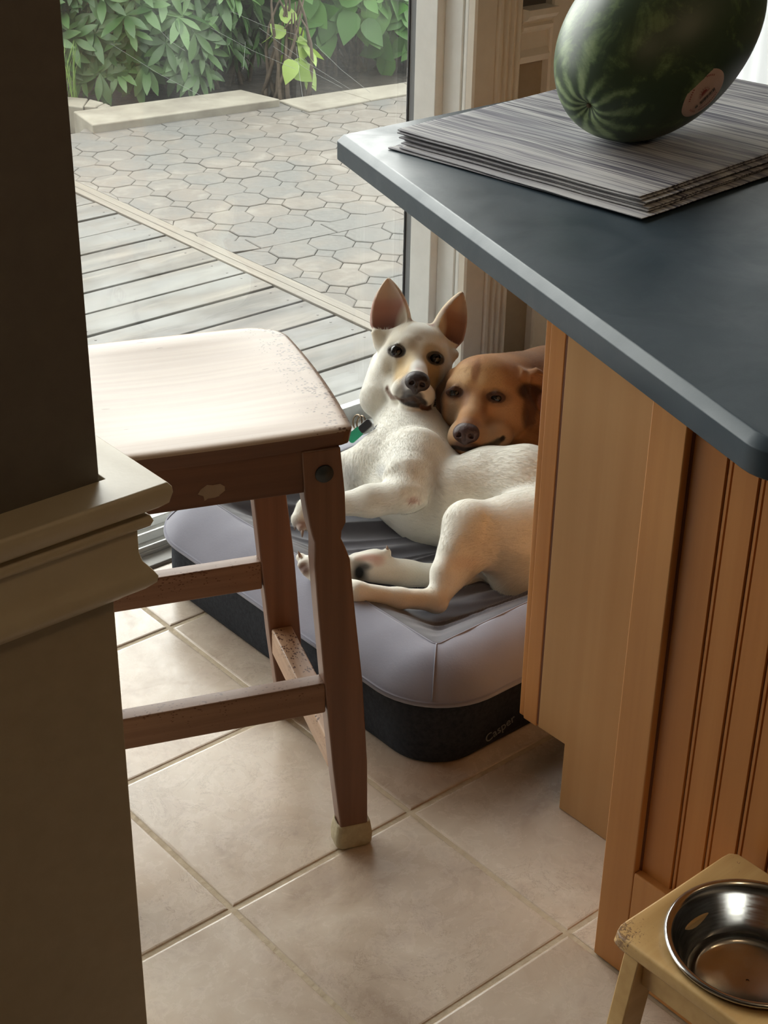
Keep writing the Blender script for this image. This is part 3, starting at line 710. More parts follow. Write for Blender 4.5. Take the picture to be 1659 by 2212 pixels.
spart('apron', (.128, .148, -.192, .122, .606, .668), W_st); spart('apron', (-.148, -.128, -.192, .122, .606, .668), W_st)
spart('rung', (-.150, .150, -.2225, -.196, .253, .303), RX, .003, lambda c: .8 if c.z > .29 else .1)
spart('rung', (-.150, .150, .124, .150, .253, .303), RX, .003, lambda c: 1 if c.z > .29 and c.y < .14 else .15)
spart('rung', (.162, .196, -.192, .122, .130, .178), RY, .003, lambda c: 1 if c.z > .17 else .1)
spart('rung', (-.196, -.162, -.192, .122, .130, .178), RY, .003, lambda c: 1 if c.z > .17 else .1)
# pale chip out of the front apron
bm = bmesh.new(); rr_ = random.Random(5)
pts = [(.0+.017*math.cos(a)*(1+rr_.uniform(-.35, .3)), -.2216, .626+.011*math.sin(a)*(1+rr_.uniform(-.35, .3))) for a in [2*math.pi*k/14 for k in range(14)]]
bm.faces.new([bm.verts.new(p_) for p_ in pts]); bmesh.ops.solidify(bm, geom=bm.faces[:], thickness=.0006); bmesh.ops.recalc_face_normals(bm, faces=bm.faces)
new_obj('chipped_patch', bm, mat('bare_pine', (.45, .33, .24), .7), ap)

# ================================================================ dog bed
BX0, BX1, BY0, BY1 = .055, 1.10, .022, .845
bcx, bcy, ba, bb, br = (BX0+BX1)/2, (BY0+BY1)/2, (BX1-BX0)/2, (BY1-BY0)/2, .13
def rr_loop(d, N=420, rad=None):
    """rounded rectangle inset by d, resampled"""
    a, b, r = ba-d, bb-d, (rad if rad is not None else max(br-d*1.22, .012))
    a = max(a, .05); b = max(b, .012); r = min(r, b*.98)
    seg = [2*(b-r), math.pi*r/2, 2*(a-r), math.pi*r/2]*2; P_ = []
    # parametrise by angle-like fraction so the loops correspond
    fr = [.19, .05, .21, .05]*2
    for k in range(N):
        t = k/N; q = 0
        while t > fr[q]+1e-9 and q < 7: t -= fr[q]; q += 1
        u_ = min(t/fr[q], 1)
        if q == 0: x, y = a, -(b-r)+2*(b-r)*u_
        elif q == 1: x, y = a-r+r*math.cos(math.pi/2*u_), b-r+r*math.sin(math.pi/2*u_)
        elif q == 2: x, y = (a-r)-2*(a-r)*u_, b
        elif q == 3: x, y = -(a-r)-r*math.sin(math.pi/2*u_), b-r+r*math.cos(math.pi/2*u_)
        elif q == 4: x, y = -a, (b-r)-2*(b-r)*u_
        elif q == 5: x, y = -(a-r)-r*math.cos(math.pi/2*u_), -(b-r)-r*math.sin(math.pi/2*u_)
        elif q == 6: x, y = -(a-r)+2*(a-r)*u_, -b
        else: x, y = (a-r)+r*math.sin(math.pi/2*u_), -(b-r)-r*math.cos(math.pi/2*u_)
        P_.append((x+bcx, y+bcy))
    return P_
def bed_h(d):
    """height of the bolster against inset"""
    if d < .095: t = d/.095; return .126+.054*math.sin(math.pi/2*t**.82)
    t = min((d-.095)/.115, 1); return .180-.050*(t*t*(3-2*t))
def dogbed():
    fab = noisy('blue_grey_microfibre', (.235, .232, .285), (.275, .272, .33), 9, .85, bump=.0, detail=5, spec=.25)
    n = NB(fab); n.bump(n.noise(n.coord('Object'), 260, 4, .7), .15, .002)
    n.b.inputs['Sheen Weight'].default_value = .35; n.b.inputs['Sheen Roughness'].default_value = .5
    inn = noisy('shaded_bed_fabric', (.082, .080, .096), (.115, .112, .132), 9, .85, bump=.1, spec=.25); inn.node_tree.nodes['Principled BSDF'].inputs['Sheen Weight'].default_value = .3  # bed fabric darkened: shade of the sunken cushion put into the colour
    char = noisy('charcoal_base', (.018, .021, .028), (.036, .04, .05), 120, .9, bump=.35, detail=6, dist=.004, spec=.2)
    root = tag(empty('dog_bed', (bcx, bcy, 0)), 'blue-grey rectangular dog bed with raised rim and charcoal base against the patio door', 'dog bed')
    off = Vector((bcx, bcy, 0))
    def mesh_from(loops, name, m, parent=root, cap=False):
        verts = [Vector(p_)-off for L in loops for p_ in L]; N = len(loops[0]); faces = []
        for i in range(len(loops)-1):
            for k in range(N): faces.append((i*N+k, i*N+(k+1) % N, (i+1)*N+(k+1) % N, (i+1)*N+k))
        if cap: faces.append(tuple(range((len(loops)-1)*N, len(loops)*N)))
        return np_obj(name, verts, faces, m, parent)
    L = []
    for d, z in ((.05, .0), (.030, .0), (.022, .004), (.018, .015), (.014, .05), (.010, .105), (.008, .121), (.02, .126), (.04, .128)): L.append([(*p_, z) for p_ in rr_loop(d, rad=.085+.35*z)])
    mesh_from(L, 'base', char)
    L = []
    for d, z in ((.03, .120), (.006, .121), (0, .125), (-.002, .129)): L.append([(x, y, z) for x, y in rr_loop(d)])
    for k in range(1, 40):
        d = .095*(k/39)**1.3; L.append([])
        for x, y in rr_loop(d):
            wob = .004*noise.noise(Vector((x*5, y*5, 2)))+.0015*noise.noise(Vector((x*22, y*22, 7)))
            L[-1].append((x, y, bed_h(d)+wob*(k/39)))
    for k in range(1, 22):
        d = .095+.006*k/21; L.append([])
        for x, y in rr_loop(d):
            cr_ = .003*math.exp(-((d-.099)/.0018)**2)
            L[-1].append((x, y, bed_h(d)-cr_+.004*noise.noise(Vector((x*5, y*5, 2)))))
    mesh_from(L, 'bolster', fab)
    L = []
    for k in range(0, 130):
        d = .0985+(bb-.012-.0985)*k/129; L.append([])
        for x, y in rr_loop(d):
            f = min(1, (d-.0985)/.05); q = noise.noise(Vector((x*3, y*3, 1)))
            # folds that run obliquely over the cushion
            s_ = (x*.35+y*.94)*34+3.6*q; rid = (1-min(1, abs(noise.noise(Vector((s_*.75, (x*.94-y*.35)*2.6, 3))))*2.2))**2
            pile = .0105*rid*f*max(0, 1-abs(x-.42)/.5)-.004*f
            L[-1].append((x, y, bed_h(d)-.0025+pile+.004*noise.noise(Vector((x*5, y*5, 2)))))
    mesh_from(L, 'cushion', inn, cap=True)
    def piping(name, d, z, r, m):
        bm = bmesh.new(); pts = [Vector((x, y, z if not callable(z) else z(x, y)))-off for x, y in rr_loop(d, 240)]
        rings = []
        for i, p_ in enumerate(pts):
            t = (pts[(i+1) % 240]-pts[i-1]).normalized(); a = Vector((0, 0, 1)); b = t.cross(a).normalized()
            rings.append([p_+a*(r*math.sin(q))+b*(r*math.cos(q)) for q in [2*math.pi*k/8 for k in range(8)]])
        rings.append(rings[0]); loft(bm, rings, False); return new_obj(name, bm, m, root, True)
    piping('piping', .0005, .1235, .0036, fab)
    piping('seam', .097, lambda x, y: .1795+.004*noise.noise(Vector((x*5, y*5, 2))), .0017, fab)
    # mitre seams at the corners of the bolster
    for sx, sy in ((-1, -1), (-1, 1), (1, -1), (1, 1)):
        bm = bmesh.new(); pts = []
        for k in range(26):
            d = .093*k/25+.002; r = max(br-d*1.22, .012); q = (1-math.sqrt(.5))*r
            x, y = bcx+sx*(ba-d-q), bcy+sy*(bb-d-q); pts.append(Vector((x, y, bed_h(d)+.0012+.004*noise.noise(Vector((x*5, y*5, 2)))*(k/25)))-off)
        tube(bm, pts, .0011, 6); new_obj('corner_seam', bm, fab, root, True)
    # stitched maker's name on the near face
    cu = bpy.data.curves.new('tmp_text', 'FONT'); cu.body = 'Casper'; cu.size = .030; cu.extrude = .0004; to = bpy.data.objects.new('tmp_text', cu); COL.objects.link(to)
    dg = bpy.context.evaluated_depsgraph_get(); me = bpy.data.meshes.new_from_object(to.evaluated_get(dg)); bpy.data.objects.remove(to)
    lo = bpy.data.objects.new('logo', me); COL.objects.link(lo); me.materials.clear(); me.materials.append(mat('grey_thread', (.16, .165, .17), .8)); lo.parent = root
    pa = ony(1050, 1606, BY0+.0075); pb_ = ony(1113, 1556, BY0+.0075); dv = pb_-pa; wt_ = max(v.co.x for v in me.vertices); lo.scale = (dv.length/wt_,)*3; lo.rotation_euler = (math.radians(90), -math.atan2(dv.z, dv.x), 0); lo.location = pa-off
dogbed()

# ================================================================ raised dog feeder with steel bowl
W_feed = wood('feeder_pine', (.46, .27, .10), (.56, .35, .14), (.64, .43, .19), 'X', 9, .4, .06)
FZ = .318; FX0, FX1, FY0, FY1 = -.218, -.006, -1.12, -.578
fd = tag(empty('dog_feeder', ((FX0+FX1)/2, (FY0+FY1)/2, 0)), 'low pine feeding stand with gnawed corners, bottom right by the beadboard panel', 'feeder')
foff = Vector(((FX0+FX1)/2, (FY0+FY1)/2, 0))
BC = Vector((-.114, -.694)); BR = .0965
def feeder_top():
    bm = bmesh.new(); NN = 96
    outer = rounded([(FX0, FY0), (FX1, FY0), (FX1, FY1), (FX0, FY1)], [.012]*4, 6)
    def ringsq(z, g):   # sample the outer boundary by angle from the hole centre
        out = []
        for k in range(NN):
            a = 2*math.pi*k/NN; c_, s_ = math.cos(a), math.sin(a); t = 1e9
            for i in range(len(outer)):
                p_, q = Vector(outer[i])-BC, Vector(outer[(i+1) % len(outer)])-BC; e_ = q-p_; den = c_*e_.y-s_*e_.x
                if abs(den) < 1e-12: continue
                tt_ = (p_.x*e_.y-p_.y*e_.x)/den; uu = (p_.x*s_-p_.y*c_)/den
                if tt_ > 0 and -1e-6 <= uu <= 1+1e-6: t = min(t, tt_)
            t -= g
            cz = 0
            p_ = BC+Vector((c_, s_))*t; dc = (p_-Vector((FX0, FY1))).length
            if dc < .035: cz = .003*noise.noise(Vector((p_.x*300, p_.y*300, z*300)))*(1-dc/.035)*1.6
            out.append((p_.x-foff.x+cz, p_.y-foff.y-cz, z-abs(cz)*.8))
        return out
    hole = lambda z, r: [(BC.x+r*math.cos(2*math.pi*k/NN)-foff.x, BC.y+r*math.sin(2*math.pi*k/NN)-foff.y, z) for k in range(NN)]
    loft(bm, [hole(FZ-.020, BR-.006), hole(FZ, BR-.006), ringsq(FZ, .004), ringsq(FZ-.0015, .001), ringsq(FZ-.004, 0), ringsq(FZ-.016, 0), ringsq(FZ-.020, .003), hole(FZ-.020, BR-.006)], False)
    bmesh.ops.remove_doubles(bm, verts=bm.verts, dist=1e-5); bmesh.ops.recalc_face_normals(bm, faces=bm.faces)
    m = W_feed.copy(); m.name = 'gnawed_pine'; n = NB(m); base = n.b.inputs['Base Color'].links[0].from_socket; a = n.attr('wear'); f = n.noise(n.coord('Object'), 190, 5, .75, 1)
    n.base(n.mix(n.math('MULTIPLY', n.math('GREATER_THAN', n.math('ADD', f, n.math('MULTIPLY', a.outputs['Fac'], .28)), .70), .85), base, (.16, .085, .045)))
    o = new_obj('top', bm, m, fd, True); wear(o, lambda c: max(0, 1-(Vector((c.x+foff.x-FX0, c.y+foff.y-FY1)).length)/.05)+.8*max(0, 1-(Vector((c.x+foff.x-FX1, c.y+foff.y-FY1)).length)/.02)); o.modifiers.new('wn', 'WEIGHTED_NORMAL').keep_sharp = True
feeder_top()
for (y_, s_) in ((FY1-.030, 1), (FY0+.030, -1)):
    for sx in (-1, 1):
        xt = (FX0+.022) if sx < 0 else (FX1-.022); xb = (FX0-.012) if sx < 0 else (FX1-.016)
        bm = bmesh.new(); w_ = .019
        loft(bm, [[(xb-w_-foff.x, y_-.011-foff.y+s_*.012, 0), (xb+w_-foff.x, y_-.011-foff.y+s_*.012, 0), (xb+w_-foff.x, y_+.011-foff.y+s_*.012, 0), (xb-w_-foff.x, y_+.011-foff.y+s_*.012, 0)],
                  [(xt-w_-foff.x, y_-.011-foff.y, FZ-.0195), (xt+w_-foff.x, y_-.011-foff.y, FZ-.0195), (xt+w_-foff.x, y_+.011-foff.y, FZ-.0195), (xt-w_-foff.x, y_+.011-foff.y, FZ-.0195)]])
        bmesh.ops.recalc_face_normals(bm, faces=bm.faces); bevel(new_obj('leg', bm, W_feed, fd), .002, 2)
    bm = bmesh.new(); box(bm, FX0+.03-foff.x, FX1-.03-foff.x, y_-.009-foff.y, y_+.009-foff.y, FZ-.075, FZ-.0195); bevel(new_obj('apron', bm, W_feed, fd), .002, 2)
bm = bmesh.new(); box(bm, FX0+.012-foff.x, FX0+.028-foff.x, FY0+.04-foff.y, FY1-.04-foff.y, FZ-.060, FZ-.0195); bevel(new_obj('side_rail', bm, W_feed, fd), .002, 2)
bm = bmesh.new(); bmesh.ops.create_cone(bm, cap_ends=True, segments=20, radius1=.010, radius2=.007, depth=.014, matrix=Matrix.Translation((FX0-.0035-foff.x+.012, -.74-foff.y, FZ-.045)) @ Matrix.Rotation(math.radians(-90), 4, 'Y')); new_obj('knob', bm, mat('dark_knob', (.03, .025, .02), .4), fd, True)
def bowl(c, r, ztop, label, water=True):
    prof = [(r-.008, -.002), (r-.004, .0), (r+.001, .0045), (r+.002, .0075), (r-.001, .0095), (r-.005, .0085), (r-.0085, .004), (r-.012, -.006), (r-.021, -.035), (r-.030, -.052), (r-.040, -.057), (.002, -.057)]
    out = [(r-.002, .001), (r-.010, -.006), (r-.0195, -.036), (r-.028, -.054), (r-.039, -.0595), (.002, -.0595)]
    steel = mat('brushed_steel', (.55, .54, .52), .14, 1.0); n = NB(steel); n.rough(n.ramp(n.noise(n.coord('Object', (1, 1, 14)), 30, 4), ((.3, .10), (.7, .22))))
    NN = 72; bm = bmesh.new()
    P_ = prof[::-1]+out[0:]
    loft(bm, [[(x*math.cos(2*math.pi*k/NN), x*math.sin(2*math.pi*k/NN), z) for k in range(NN)] for x, z in prof], False)
    loft(bm, [[(x*math.cos(2*math.pi*k/NN), x*math.sin(2*math.pi*k/NN), z) for k in range(NN)] for x, z in out], False)
    bmesh.ops.recalc_face_normals(bm, faces=bm.faces)
    o = new_obj('dog_bowl', bm, steel, None, True); o.location = (*c, ztop); tag(o, label, 'bowl')
    return o
bw = bowl(BC, BR, FZ, 'shiny stainless steel dog bowl set into the pine feeding stand')
wmat = mat('water', (1, 1, 1), .0); wb = wmat.node_tree.nodes['Principled BSDF']; wb.inputs['Transmission Weight'].default_value = 1; wb.inputs['IOR'].default_value = 1.33
bm = bmesh.new(); NN = 64; rw = BR-.029
bm.faces.new([bm.verts.new((rw*math.cos(2*math.pi*k/NN), rw*math.sin(2*math.pi*k/NN), -.046)) for k in range(NN)]); wo = new_obj('water', bm, wmat, bw)
# ================================================================ shrubs beyond the patio
def leaf_mat(name, c1, c2, rough=.45, trans=.3):
    m = bpy.data.materials.new(name); m.use_nodes = True; n = NB(m); a = n.attr('tone')
    c = n.ramp(a.outputs['Fac'], ((0, c1), (1, c2))); n.base(c); n.b.inputs['Roughness'].default_value = rough
    t = n.n('ShaderNodeBsdfTranslucent'); hs = n.n('ShaderNodeHueSaturation'); hs.inputs['Value'].default_value = 1.3; hs.inputs['Saturation'].default_value = 1.15; n.l(c, hs.inputs['Color']); n.l(hs.outputs[0], t.inputs[0])
    mx = n.n('ShaderNodeMixShader'); mx.inputs[0].default_value = trans; o = m.node_tree.nodes['Material Output']
    n.l(n.b.outputs[0], mx.inputs[1]); n.l(t.outputs[0], mx.inputs[2]); n.l(mx.outputs[0], o.inputs[0]); return m
def leaf_template(outline, fold=.25, droop=.15):
    """outline: list of (t, halfwidth) along unit length -> verts (x across, y along, z up), faces"""
    v, f = [], []
    for t, w_ in outline:
        z = -droop*t*t
        v += [(-w_, t, z+fold*w_), (0, t, z), (w_, t, z+fold*w_)]
    for i in range(len(outline)-1):
        a = 3*i; f += [(a, a+1, a+4, a+3), (a+1, a+2, a+5, a+4)]
    return np.array(v), np.array(f)
L_ELL = leaf_template([(0, .008), (.12, .05), (.35, .125), (.6, .15), (.82, .10), (1, .01)], .2, .2)
L_HEART = leaf_template([(0, .02), (.03, .22), (.18, .36), (.42, .38), (.66, .27), (.86, .12), (1, .005)], .12, .14)
L_OV = leaf_template([(0, .01), (.2, .18), (.5, .24), (.8, .12), (1, .01)], .15, .1)
L_GR = leaf_template([(0, .012), (.4, .012), (.75, .008), (1, .001)], .1, .55)
def leaves(name, items, tmpl, m, parent, rng):
    """items: rows of (pos, direction, normal hint, length, width scale, tone)"""
    V, F = tmpl; nv = len(V); allv = np.empty((len(items)*nv, 3)); tone = np.empty(len(items)*nv); allf = np.empty((len(items)*len(F), 4), int)
    for k, (p_, d, up, L, ws, tn) in enumerate(items):
        d = np.asarray(d, float); d /= np.linalg.norm(d); up = np.asarray(up, float); x = np.cross(d, up); x /= (np.linalg.norm(x)+1e-9); z = np.cross(x, d)
        allv[k*nv:(k+1)*nv] = p_+L*(V[:, :1]*ws*x+V[:, 1:2]*d+V[:, 2:3]*z); tone[k*nv:(k+1)*nv] = tn; allf[k*len(F):(k+1)*len(F)] = F+k*nv
    me = bpy.data.meshes.new(name); me.vertices.add(len(allv)); me.vertices.foreach_set('co', allv.ravel())
    me.loops.add(allf.size); me.loops.foreach_set('vertex_index', allf.ravel()); me.polygons.add(len(allf)); me.polygons.foreach_set('loop_start', np.arange(0, allf.size, 4)); me.polygons.foreach_set('loop_total', np.full(len(allf), 4))
    me.update(calc_edges=True); me.polygons.foreach_set('use_smooth', [True]*len(allf)); me.attributes.new('tone', 'FLOAT', 'POINT').data.foreach_set('value', tone)
    me.materials.append(m); o = bpy.data.objects.new(name, me); COL.objects.link(o); o.parent = parent; return o
GZ = -.215
def shell(rng, c, r, inner=.55, up_bias=0.):
    while True:
        q = rng.normal(size=3); q /= np.linalg.norm(q)
        if q[2] > -.55+up_bias: break
    return np.array(c)+np.array(r)*q*rng.uniform(inner, 1.0)**.6, q
def stems(name, tips, root, m, parent, rng, rad=.012):
    bm = bmesh.new()
    for t in tips:
        b = np.array([root[0]+rng.uniform(-.12, .12), root[1]+rng.uniform(-.12, .12), GZ]); mid = (b+t)/2+rng.normal(size=3)*.06+np.array([0, 0, .06])
        pts = [Vector(b*(1-u)**2+2*mid*u*(1-u)+t*u*u) for u in (0, .2, .4, .6, .8, 1)]; tube(bm, pts, [rad, rad*.85, rad*.7, rad*.55, rad*.4, rad*.25], 6)
    return new_obj(name, bm, m, parent, True)
M_bark = noisy('shrub_bark', (.055, .04, .028), (.10, .075, .05), 40, .9, bump=.3)
def shrub(name, c, r, kind, label, n, rng, m, L, group=None, dens_in=.55):
    root = tag(empty(name, (c[0], c[1], GZ)), label, 'shrub', group); cl = (0, 0, c[2]-GZ); items = []; tips = []
    for k in range(n):
        p_, q = shell(rng, cl, r, dens_in)
        if p_[2] < .03: continue
        if kind == 'whorl':
            ax = q*.8+np.array([0, 0, .55])+rng.normal(size=3)*.25; ax /= np.linalg.norm(ax); a0 = rng.uniform(0, 6.28); u = np.cross(ax, [.3, .2, 1]); u /= np.linalg.norm(u); v_ = np.cross(ax, u); nl = rng.integers(6, 10); tn = rng.uniform(0, 1)
            for j in range(nl):
                a = a0+6.283*j/nl+rng.normal()*.12; d = (u*math.cos(a)+v_*math.sin(a))*1.0+ax*rng.uniform(-.35, .35)
                items.append((p_, d, ax, L*rng.uniform(.75, 1.15), 1.0, min(1, max(0, tn+rng.normal()*.15))))
        else:
            nrm = q*.7+np.array([-.1, -.25, .65])+rng.normal(size=3)*.3; d = np.cross(nrm, rng.normal(size=3))+np.array([0, 0, -.9])*rng.uniform(.2, 1); d = d-nrm*(d@nrm)/(nrm@nrm)
            items.append((p_, d, nrm, L*rng.uniform(.55, 1.15), rng.uniform(.85, 1.1), rng.uniform(0, 1)))
        if k % max(1, n//26) == 0: tips.append(p_*.92)
    tm = {'whorl': L_ELL, 'heart': L_HEART, 'small': L_OV}[kind]
    leaves('foliage', items, tm, m, root, rng); stems('stem', tips, (0, 0), M_bark, root, rng)
    for ch in root.children:
        if ch.name.startswith('stem'): ch.location = (0, 0, -GZ)   # stems were laid out from ground level
    return root
rng = np.random.default_rng(11)
G_rh = leaf_mat('rhododendron_leaf', (.035, .085, .026), (.105, .20, .068), .38, .2)
G_dr = leaf_mat('dark_rhododendron_leaf', (.02, .04, .016), (.06, .10, .045), .4, .15)
G_ht = leaf_mat('round_leaf', (.045, .13, .025), (.115, .27, .055), .5, .35)
G_lt = leaf_mat('lime_leaf', (.16, .26, .05), (.30, .42, .10), .5, .4)
G_dk = leaf_mat('dark_hedge_leaf', (.012, .025, .010), (.040, .068, .028), .5, .12)
G_md = leaf_mat('mid_green_leaf', (.06, .12, .045), (.14, .22, .09), .5, .3)
# rhododendron on the left
shrub('rhododendron', (2.62, 4.84, .30), (.62, .40, .80), 'whorl', 'rhododendron with whorled narrow leaves at the far left edge of the patio', 720, rng, G_rh, .13, dens_in=.7)
shrub('rhododendron', (3.30, 5.72, .45), (.66, .42, .95), 'whorl', 'deep green rhododendron standing behind, between the other rhododendron and the round-leaved shrub', 520, rng, G_dr, .125)
shrub('round_leaf_shrub', (3.52, 4.62, .38), (.42, .32, .72), 'heart', 'bright green shrub with big round leaves in the middle of the far patio edge', 820, rng, G_ht, .145, dens_in=.7)
shrub('low_shrub', (3.82, 4.42, -.02), (.22, .14, .20), 'heart', 'low spreading plant with round leaves at the right end of the patio edge', 120, rng, G_ht, .13, dens_in=.4)
shrub('low_shrub', (2.95, 4.75, .10), (.30, .22, .26), 'small', 'low dark plant in the shade between the rhododendron and the round-leaved shrub', 420, rng, G_dk, .10, dens_in=.3)
shrub('lime_shrub', (2.98, 4.26, -.02), (.10, .09, .18), 'heart', 'small lime green sapling in front of the round-leaved shrub', 22, rng, G_lt, .12)
shrub('fine_leaf_shrub', (4.12, 4.86, .22), (.30, .26, .62), 'small', 'airy shrub with small pointed leaves right of the round-leaved shrub', 1300, rng, G_md, .10)
for k, (c, r, nn, lb) in enumerate([((2.3, 7.3, .7), (1.0, .6, 1.1), 3800, 'dark evergreen hedge bush behind the rhododendrons'), ((4.35, 6.6, .7), (1.0, .6, 1.2), 4600, 'dark evergreen hedge bush behind the round-leaved shrub'), ((4.62, 5.55, .25), (.55, .38, 1.1), 4800, 'dark evergreen hedge bush nearest the door jamb'), ((.3, 7.6, .7), (.9, .7, 1.1), 2500, 'dark evergreen hedge bush hidden mostly behind the partition')]):
    shrub('hedge_bush', c, r, 'small', lb, nn, rng, G_dk, .12, 'dark hedge bushes at the back of the garden', .35)
# grass on the far left
root = tag(empty('grass_clump', (1.86, 4.98, GZ)), 'patch of bright long grass at the far left beside the rhododendron', 'grass'); items = []
for k in range(2600):
    x, y = rng.uniform(-.28, .22), rng.uniform(-.45, .45); a = rng.uniform(0, 6.28); items.append((np.array([x, y, 0]), (math.cos(a)*.35, math.sin(a)*.35, 1), (math.cos(a), math.sin(a), .1), rng.uniform(.14, .30), 1., rng.uniform(0, 1)))
root['kind'] = 'stuff'
leaves('blades', items, L_GR, leaf_mat('grass_blade', (.10, .19, .04), (.24, .36, .10), .6, .4), root, rng)
# spider threads between the shrubs
bm = bmesh.new()
for (a, b) in (((240, 95), (450, 215)), ((500, 25), (640, 75)), ((560, 60), (760, 195)), ((590, 100), (740, 190)), ((680, 95), (800, 200)), ((455, 60), (640, 150)), ((340, 60), (400, 110)), ((640, 100), (655, 220)), ((530, 90), (525, 150))):
    p0, p1 = ond(a[0], a[1], 6.3), ond(b[0], b[1], 6.0); mid = (p0+p1)/2-Vector((0, 0, .01)); tube(bm, [p0, mid, p1], .0005, 4)
o = new_obj('spider_silk', bm, mat('silk_thread', (.10, .11, .10), .6)); tag(o, 'fine white spider threads stretched slantwise in front of the shrubs', 'spider silk', None, 'stuff')
# ================================================================ dogs: implicit bodies meshed into one continuous skin
# local sculpting frame: x right, y up, z towards the camera, in metres (any orthonormal frame would do)
AX3 = np.array([RT, UP, -FW])
def Q(px, py, D): return np.array([(px-829.5)/F_PX*D, -(py-1106.)/F_PX*D, -D])
def LW(x, y, z): return (np.array([x, y, z])-CAM) @ AX3.T
def to_world(P_): return CAM+P_ @ AX3
def rotz(a): c_, s_ = math.cos(a), math.sin(a); return np.array([[c_, s_, 0], [-s_, c_, 0], [0, 0, 1.]])   # rows = local axes
def basis(xd, yd):
    x = np.array(xd, float); x /= np.linalg.norm(x); y = np.array(yd, float); y -= x*(x@y); y /= np.linalg.norm(y); return np.array([x, y, np.cross(x, y)])
class Sculpt:
    def __init__(s, lo, hi, res):
        s.lo = np.array(lo, float); s.res = res; s.n = np.ceil((np.array(hi)-s.lo)/res).astype(int)+1
        s.d = np.full(s.n, .06, np.float32); s.flow = []
    def _box(s, lo, hi):
        a = np.maximum(np.floor((lo-s.lo)/s.res).astype(int), 0); b = np.minimum(np.ceil((hi-s.lo)/s.res).astype(int)+1, s.n)
        if (b <= a).any(): return None
        ax = [(s.lo[i]+np.arange(a[i], b[i])*s.res).astype(np.float32) for i in range(3)]
        return (slice(a[0], b[0]), slice(a[1], b[1]), slice(a[2], b[2])), ax[0][:, None, None], ax[1][None, :, None], ax[2][None, None, :]
    def _put(s, sl, nd, k, sub):
        d = s.d[sl]
        if sub: h = np.clip(.5-.5*(d+nd)/k, 0, 1) if k > 0 else 0; s.d[sl] = (d*(1-h)-nd*h)+k*h*(1-h) if k > 0 else np.maximum(d, -nd)
        else:
            h = np.clip(.5+.5*(nd-d)/k, 0, 1); s.d[sl] = nd*(1-h)+d*h-k*h*(1-h)
    def cap(s, a, b, ra, rb, k=.02, sub=False, flat=None, fur=None):
        a = np.asarray(a, float); b = np.asarray(b, float); m = max(ra, rb)+k+.012
        q = s._box(np.minimum(a, b)-m, np.maximum(a, b)+m)
        if q is None: return
        sl, X, Y, Z = q; ab = b-a; L2 = max(ab@ab, 1e-9)
        t = np.clip(((X-a[0])*ab[0]+(Y-a[1])*ab[1]+(Z-a[2])*ab[2])/L2, 0, 1)
        nd = np.sqrt((X-a[0]-t*ab[0])**2+(Y-a[1]-t*ab[1])**2+(Z-a[2]-t*ab[2])**2)-(ra+(rb-ra)*t)
        s._put(sl, nd.astype(np.float32), k, sub)
        if not sub: s.flow.append((a, b, max(ra, rb), fur if fur is not None else ab/np.sqrt(L2)))
    def ell(s, c, r, B=None, k=.02, sub=False, fur=(0, -1, 0)):
        c = np.asarray(c, float); B = np.eye(3) if B is None else np.asarray(B); m = max(r)+k+.012
        q = s._box(c-m, c+m)
        if q is None: return
        sl, X, Y, Z = q; p_ = [(X-c[0])*B[i][0]+(Y-c[1])*B[i][1]+(Z-c[2])*B[i][2] for i in range(3)]
        k0 = np.sqrt(sum((p_[i]/r[i])**2 for i in range(3))); k1 = np.sqrt(sum((p_[i]/r[i]**2)**2 for i in range(3)))+1e-9
        s._put(sl, (k0*(k0-1)/k1).astype(np.float32), k, sub)
        if not sub: s.flow.append((c, c+1e-4, min(r), np.asarray(fur, float)))
    def ear(s, base, tip, fwd, W, dp, th, k=.012, pw=1.9, bulge=.12, cup=.6, cant=0.):
        """pricked or folded ear: leaf-shaped cup open towards fwd"""
        base = np.asarray(base, float); tip = np.asarray(tip, float); y = tip-base; L = np.linalg.norm(y); y /= L
        z = np.asarray(fwd, float); z -= y*(z@y); z /= np.linalg.norm(z); x = np.cross(y, z); m = L*.6+W
        q = s._box((base+tip)/2-m, (base+tip)/2+m); sl, X, Y, Z = q
        P_ = [(X-base[0])*v[0]+(Y-base[1])*v[1]+(Z-base[2])*v[2] for v in (x, y, z)]
        t = P_[1]/L; tc_ = np.clip(t, 0, 1); w_ = W*np.maximum((1-tc_**pw), 0)**.85*(1+bulge*np.sin(np.pi*tc_))*(.72+.28*np.clip(tc_*5, 0, 1))+.0008
        d_ = dp*(w_/W)**.7+.0008
        endd = np.maximum(P_[1]-L, -P_[1]-.012)
        outer = (np.sqrt((P_[0]/w_)**2+((P_[2]+dp*.25)/d_)**2)-1)*np.minimum(w_, d_)
        outer = np.maximum(outer, endd)
        wi, di = np.maximum(w_-th, .0003), np.maximum(d_*1.5, .0003)
        inner = (np.sqrt((P_[0]/wi)**2+((P_[2]-di*.62-dp*(.12-.25)-.0)/di)**2)-1)*np.minimum(wi, di)
        inner = np.maximum(inner, .10*L-P_[1])
        shell_ = np.maximum(outer, -inner).astype(np.float32)
        s._put(sl, shell_, k, False); s.flow.append((base, tip, W*.5, y))
    def surface(s, p_, d, maxd=.16):
        for k in range(int(maxd/.0012)):
            q = p_+np.asarray(d)*k*.0012; i = np.round((q-s.lo)/s.res).astype(int)
            if (i < 0).any() or (i >= s.n).any(): continue
            if s.d[tuple(i)] < .0006: return q
        return p_+np.asarray(d)*maxd*.6
